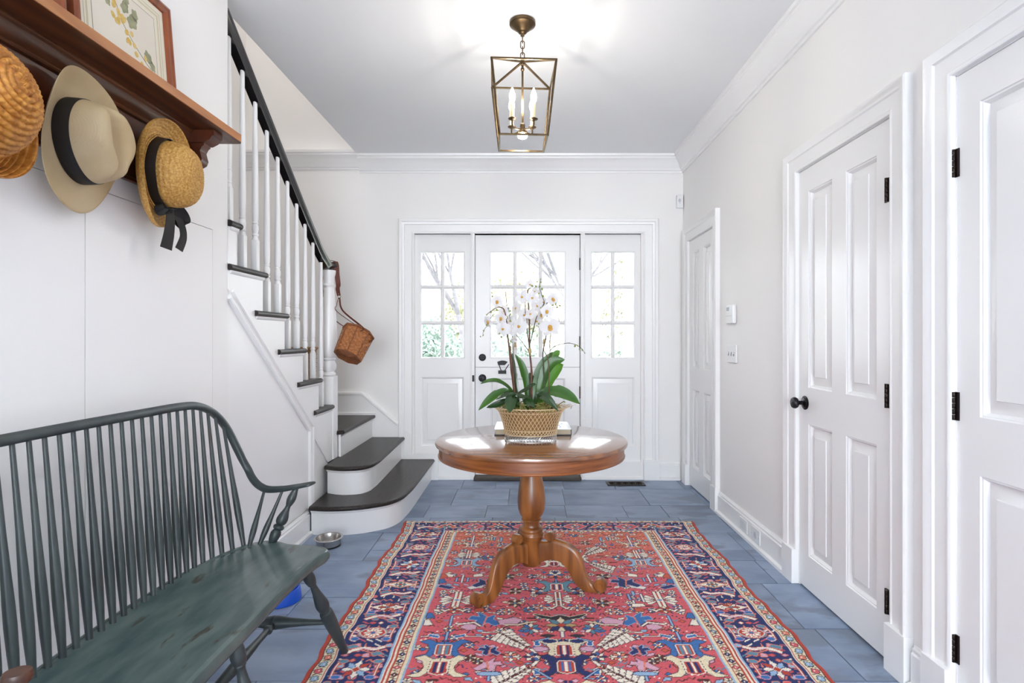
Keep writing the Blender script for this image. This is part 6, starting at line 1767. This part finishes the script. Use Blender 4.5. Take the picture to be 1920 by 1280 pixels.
for k in range(5):
    cx_ = vx0 + .048 + k * (vx1 - vx0 - .096) / 4; cy_ = (vy0 + vy1) / 2; b = MB()
    b.tube([(cx_ + .026 * math.cos(a), cy_ + .030 * math.sin(a), .0052) for a in [2 * PI * q / 24 for q in range(24)]], .0032, 6, closed=True)
    b.tube([(cx_ + .012 * math.cos(a), cy_ + .014 * math.sin(a), .0052) for a in [2 * PI * q / 16 for q in range(16)]], .0028, 6, closed=True)
    b.tube([(cx_ - .03, cy_ - .04, .005), (cx_ + .03, cy_ + .04, .005)], .0022, 5); b.tube([(cx_ - .03, cy_ + .04, .005), (cx_ + .03, cy_ - .04, .005)], .0022, 5)
    b.build('scroll_grille', M_bronze, t)
# ------------------------------------------------------------------ garden seen through the front door glass
M_lawn = mat('lawn', rgb(146, 154, 134), 0.9, col2=rgb(164, 168, 152), nscale=2)
M_bark = mat('grey_bark', rgb(92, 88, 92), 0.9, col2=rgb(112, 108, 112), nscale=8)
M_fol1 = mat('yellow_green_foliage', rgb(148, 150, 120), 0.8, col2=rgb(172, 166, 138), nscale=1.2)
M_fol2 = mat('blue_green_foliage', rgb(132, 150, 138), 0.8, col2=rgb(164, 178, 168), nscale=1.2)
M_house = mat('white_clapboard', rgb(228, 228, 226), 0.7)
M_roof = mat('grey_shingle', rgb(140, 142, 146), 0.8)
M_stoop = mat('stone_stoop', rgb(160, 158, 152), 0.85, col2=rgb(140, 138, 134), nscale=3)
GZ = -.32
b = MB(); b.box(-40, 40, YB + .2, 70, GZ - .2, GZ); b.build('ground_lawn', M_lawn, kind='structure', label='pale lawn in front of the house', category='lawn')
b = MB(); b.box(-1.6, 3.2, YB + .13, YB + 2.0, GZ, -.03); b.build('floor_porch', M_stoop, kind='structure', label='stone stoop outside the front door', category='porch')
# porch roof edge and post on the right
b = MB(); b.box(1.14, 1.30, 6.35, 6.51, -.03, 2.62, bev=.01); b.box(1.10, 1.34, 6.31, 6.55, -.03, .12, bev=.01); b.box(1.11, 1.33, 6.32, 6.54, 2.46, 2.56, bev=.01)
porch = thing('porch', 'white porch post and sloping eave outside the right sidelight', 'porch', (1.22, 6.4, -.03))
b.build('post', M_trim, porch)
b = MB(); b.prism([(.72, 2.45), (3.4, 4.3), (3.4, 4.5), (.60, 2.60)], lambda u, v, h: (u, h, v), 5.2, 6.7); b.build('eave', M_house, porch)
b = MB(); b.prism([(.60, 2.36), (.72, 2.36), (3.4, 4.20), (3.4, 4.34), (.60, 2.48)], lambda u, v, h: (u, h, v), 6.7, 6.78); b.build('fascia', M_trim, porch)
rt2 = random.Random(12)
def branches(b, p, d, L, r, depth):
    if depth == 0 or r < .005: return
    n = 4; P = [Vector(p)]; dd = Vector(d)
    for i in range(n):
        dd = (dd + Vector((rt2.uniform(-.14, .14), rt2.uniform(-.14, .14), rt2.uniform(-.02, .10)))).normalized(); P.append(P[-1] + dd * L / n)
    b.tube(P, [r * (1 - .45 * i / n) for i in range(n + 1)], 6)
    for k in range(3 if depth > 2 else 3):
        q = P[rt2.randrange(2, n + 1)]; a = rt2.uniform(0, 2 * PI); sp = rt2.uniform(.35, .75)
        o = dd.orthogonal().normalized(); o = Matrix.Rotation(a, 3, dd) @ o
        branches(b, q, (dd + o * sp).normalized(), L * rt2.uniform(.62, .82), r * .6, depth - 1)
def bare_tree(x, y, h, label, lean=(0, 0, 1), r=.2):
    t = thing('bare_tree', label, 'tree', (x, y, GZ), 'bare trees on the lawn'); b = MB()
    b.tube([(x, y, GZ), (x + lean[0] * h * .15, y, GZ + h * .15), (x + lean[0] * h * .3, y, GZ + h * .3)], [r * 1.2, r, r * .9], 10); b.build('trunk', M_bark, t)
    b = MB(); p = (x + lean[0] * h * .3, y, GZ + h * .3)
    for k in range(5): branches(b, p, unit((lean[0] + rt2.uniform(-.7, .7), rt2.uniform(-.5, .5), 1)), h * .32, r * .62, 5)
    b.build('bare_branches', M_bark, t, kind='stuff')
bare_tree(-1.56, 16, 7.5, 'bare grey tree beyond the left sidelight and door panes', (-.20, 0, 1), .085)
bare_tree(-8.6, 24, 10.0, 'second bare tree farther left on the lawn', (.25, 0, 1), .13)
bare_tree(1.8, 27, 10.5, 'bare tree behind the middle door panes', (.1, 0, 1), .13)
def bush(name, label, c, rad, m, n, size, seed, trunk=True, group=None):
    r = random.Random(seed); t = thing(name, label, 'tree' if trunk else 'bush', (c[0], c[1], GZ), group or ('leafy trees in the garden' if trunk else 'bushes in the garden')); b = MB()
    for i in range(n):
        a, z = r.uniform(0, 2 * PI), r.uniform(-1, 1); q = math.sqrt(1 - z * z); k = r.random() ** .33 * (1 + .18 * math.sin(5 * a + 3 * z))
        p = Vector((c[0] + rad[0] * q * k * math.cos(a), c[1] + rad[1] * q * k * math.sin(a), c[2] + rad[2] * z * k))
        u = Vector((r.uniform(-1, 1), r.uniform(-1, 1), r.uniform(-1, 1))).normalized(); w = u.orthogonal().normalized(); s = size * r.uniform(.6, 1.3)
        b.add([p - u * s, p - w * s * .5, p + u * s, p + w * s * .5 + u.cross(w) * s * .15], [(0, 1, 2), (0, 2, 3)])
    b.build('foliage', m, t, kind='stuff')
    if trunk:
        b = MB(); b.tube([(c[0], c[1], GZ), (c[0] + .05, c[1], c[2] - rad[2] * .2), (c[0], c[1], c[2] + rad[2] * .5)], [.12, .09, .03], 8); b.build('trunk', M_bark, t)
bush('leafy_tree', 'yellow green tree beyond the door panes', (-1.2, 36, 2.6), (4.2, 3.0, 2.9), M_fol1, 9000, .17, 1)
bush('leafy_tree', 'pale yellow tree beyond the right sidelight', (3.7, 14, 1.9), (1.6, 1.3, 2.0), M_fol1, 9000, .075, 2)
bush('leafy_tree', 'pale tree beyond the left sidelight, behind the bare tree', (-12.5, 36, 2.6), (4.4, 3.0, 2.9), M_fol1, 9000, .17, 3)
bush('evergreen_bush', 'blue green bush at the right of the left sidelight', (-3.1, 18, .75), (1.1, 1.0, 1.1), M_fol2, 5000, .075, 4, False)
bush('evergreen_bush', 'blue green bush low behind the right sidelight', (1.9, 10, .40), (.75, .7, .75), M_fol2, 5000, .05, 5, False)
bush('evergreen_bush', 'blue green bush behind the orchids in the door panes', (-.6, 17, .7), (1.3, 1.0, 1.0), M_fol2, 5000, .08, 6, False)
bush('evergreen_bush', 'small dark bush at the left edge of the left sidelight', (-4.9, 22, .8), (.7, .7, .9), M_fol2, 3000, .08, 7, False)
# clipped low hedge along the walk
b = MB(); rh = random.Random(8)
for i in range(6000):
    p = Vector((rh.uniform(-7, .9), rh.uniform(11.6, 12.4), GZ + .02 + rh.random() ** .6 * .62)); u = Vector((rh.uniform(-1, 1), rh.uniform(-1, 1), rh.uniform(-1, 1))).normalized(); w = u.orthogonal().normalized(); s = rh.uniform(.04, .075)
    b.add([p - u * s, p - w * s * .6, p + u * s, p + w * s * .6], [(0, 1, 2, 3)])
hd = b.build('low_hedge', M_fol2, kind='stuff', label='low clipped hedge along the front walk', category='hedge')
# neighbour's white house across the road
hs = thing('white_house', 'white clapboard house far across the lawn', 'building', (-8, 48, GZ))
b = MB(); b.box(-13, -3, 46, 52, GZ, GZ + 3.0)
for k in range(14): b.box(-13.02, -2.98, 45.96, 46.0, GZ + k * .21, GZ + k * .21 + .17)
b.build('wall', M_house, hs)
b = MB(); b.prism([(-13.5, GZ + 3.0), (-2.5, GZ + 3.0), (-3.6, GZ + 5.2), (-12.4, GZ + 5.2)], lambda u, v, h: (u, h, v), 45.6, 52.4); b.build('roof', M_roof, hs)
for x in (-11, -8, -5):
    b = MB(); b.box(x - .5, x + .5, 45.9, 45.97, GZ + 1.0, GZ + 2.3); b.build('window', M_slot, hs)
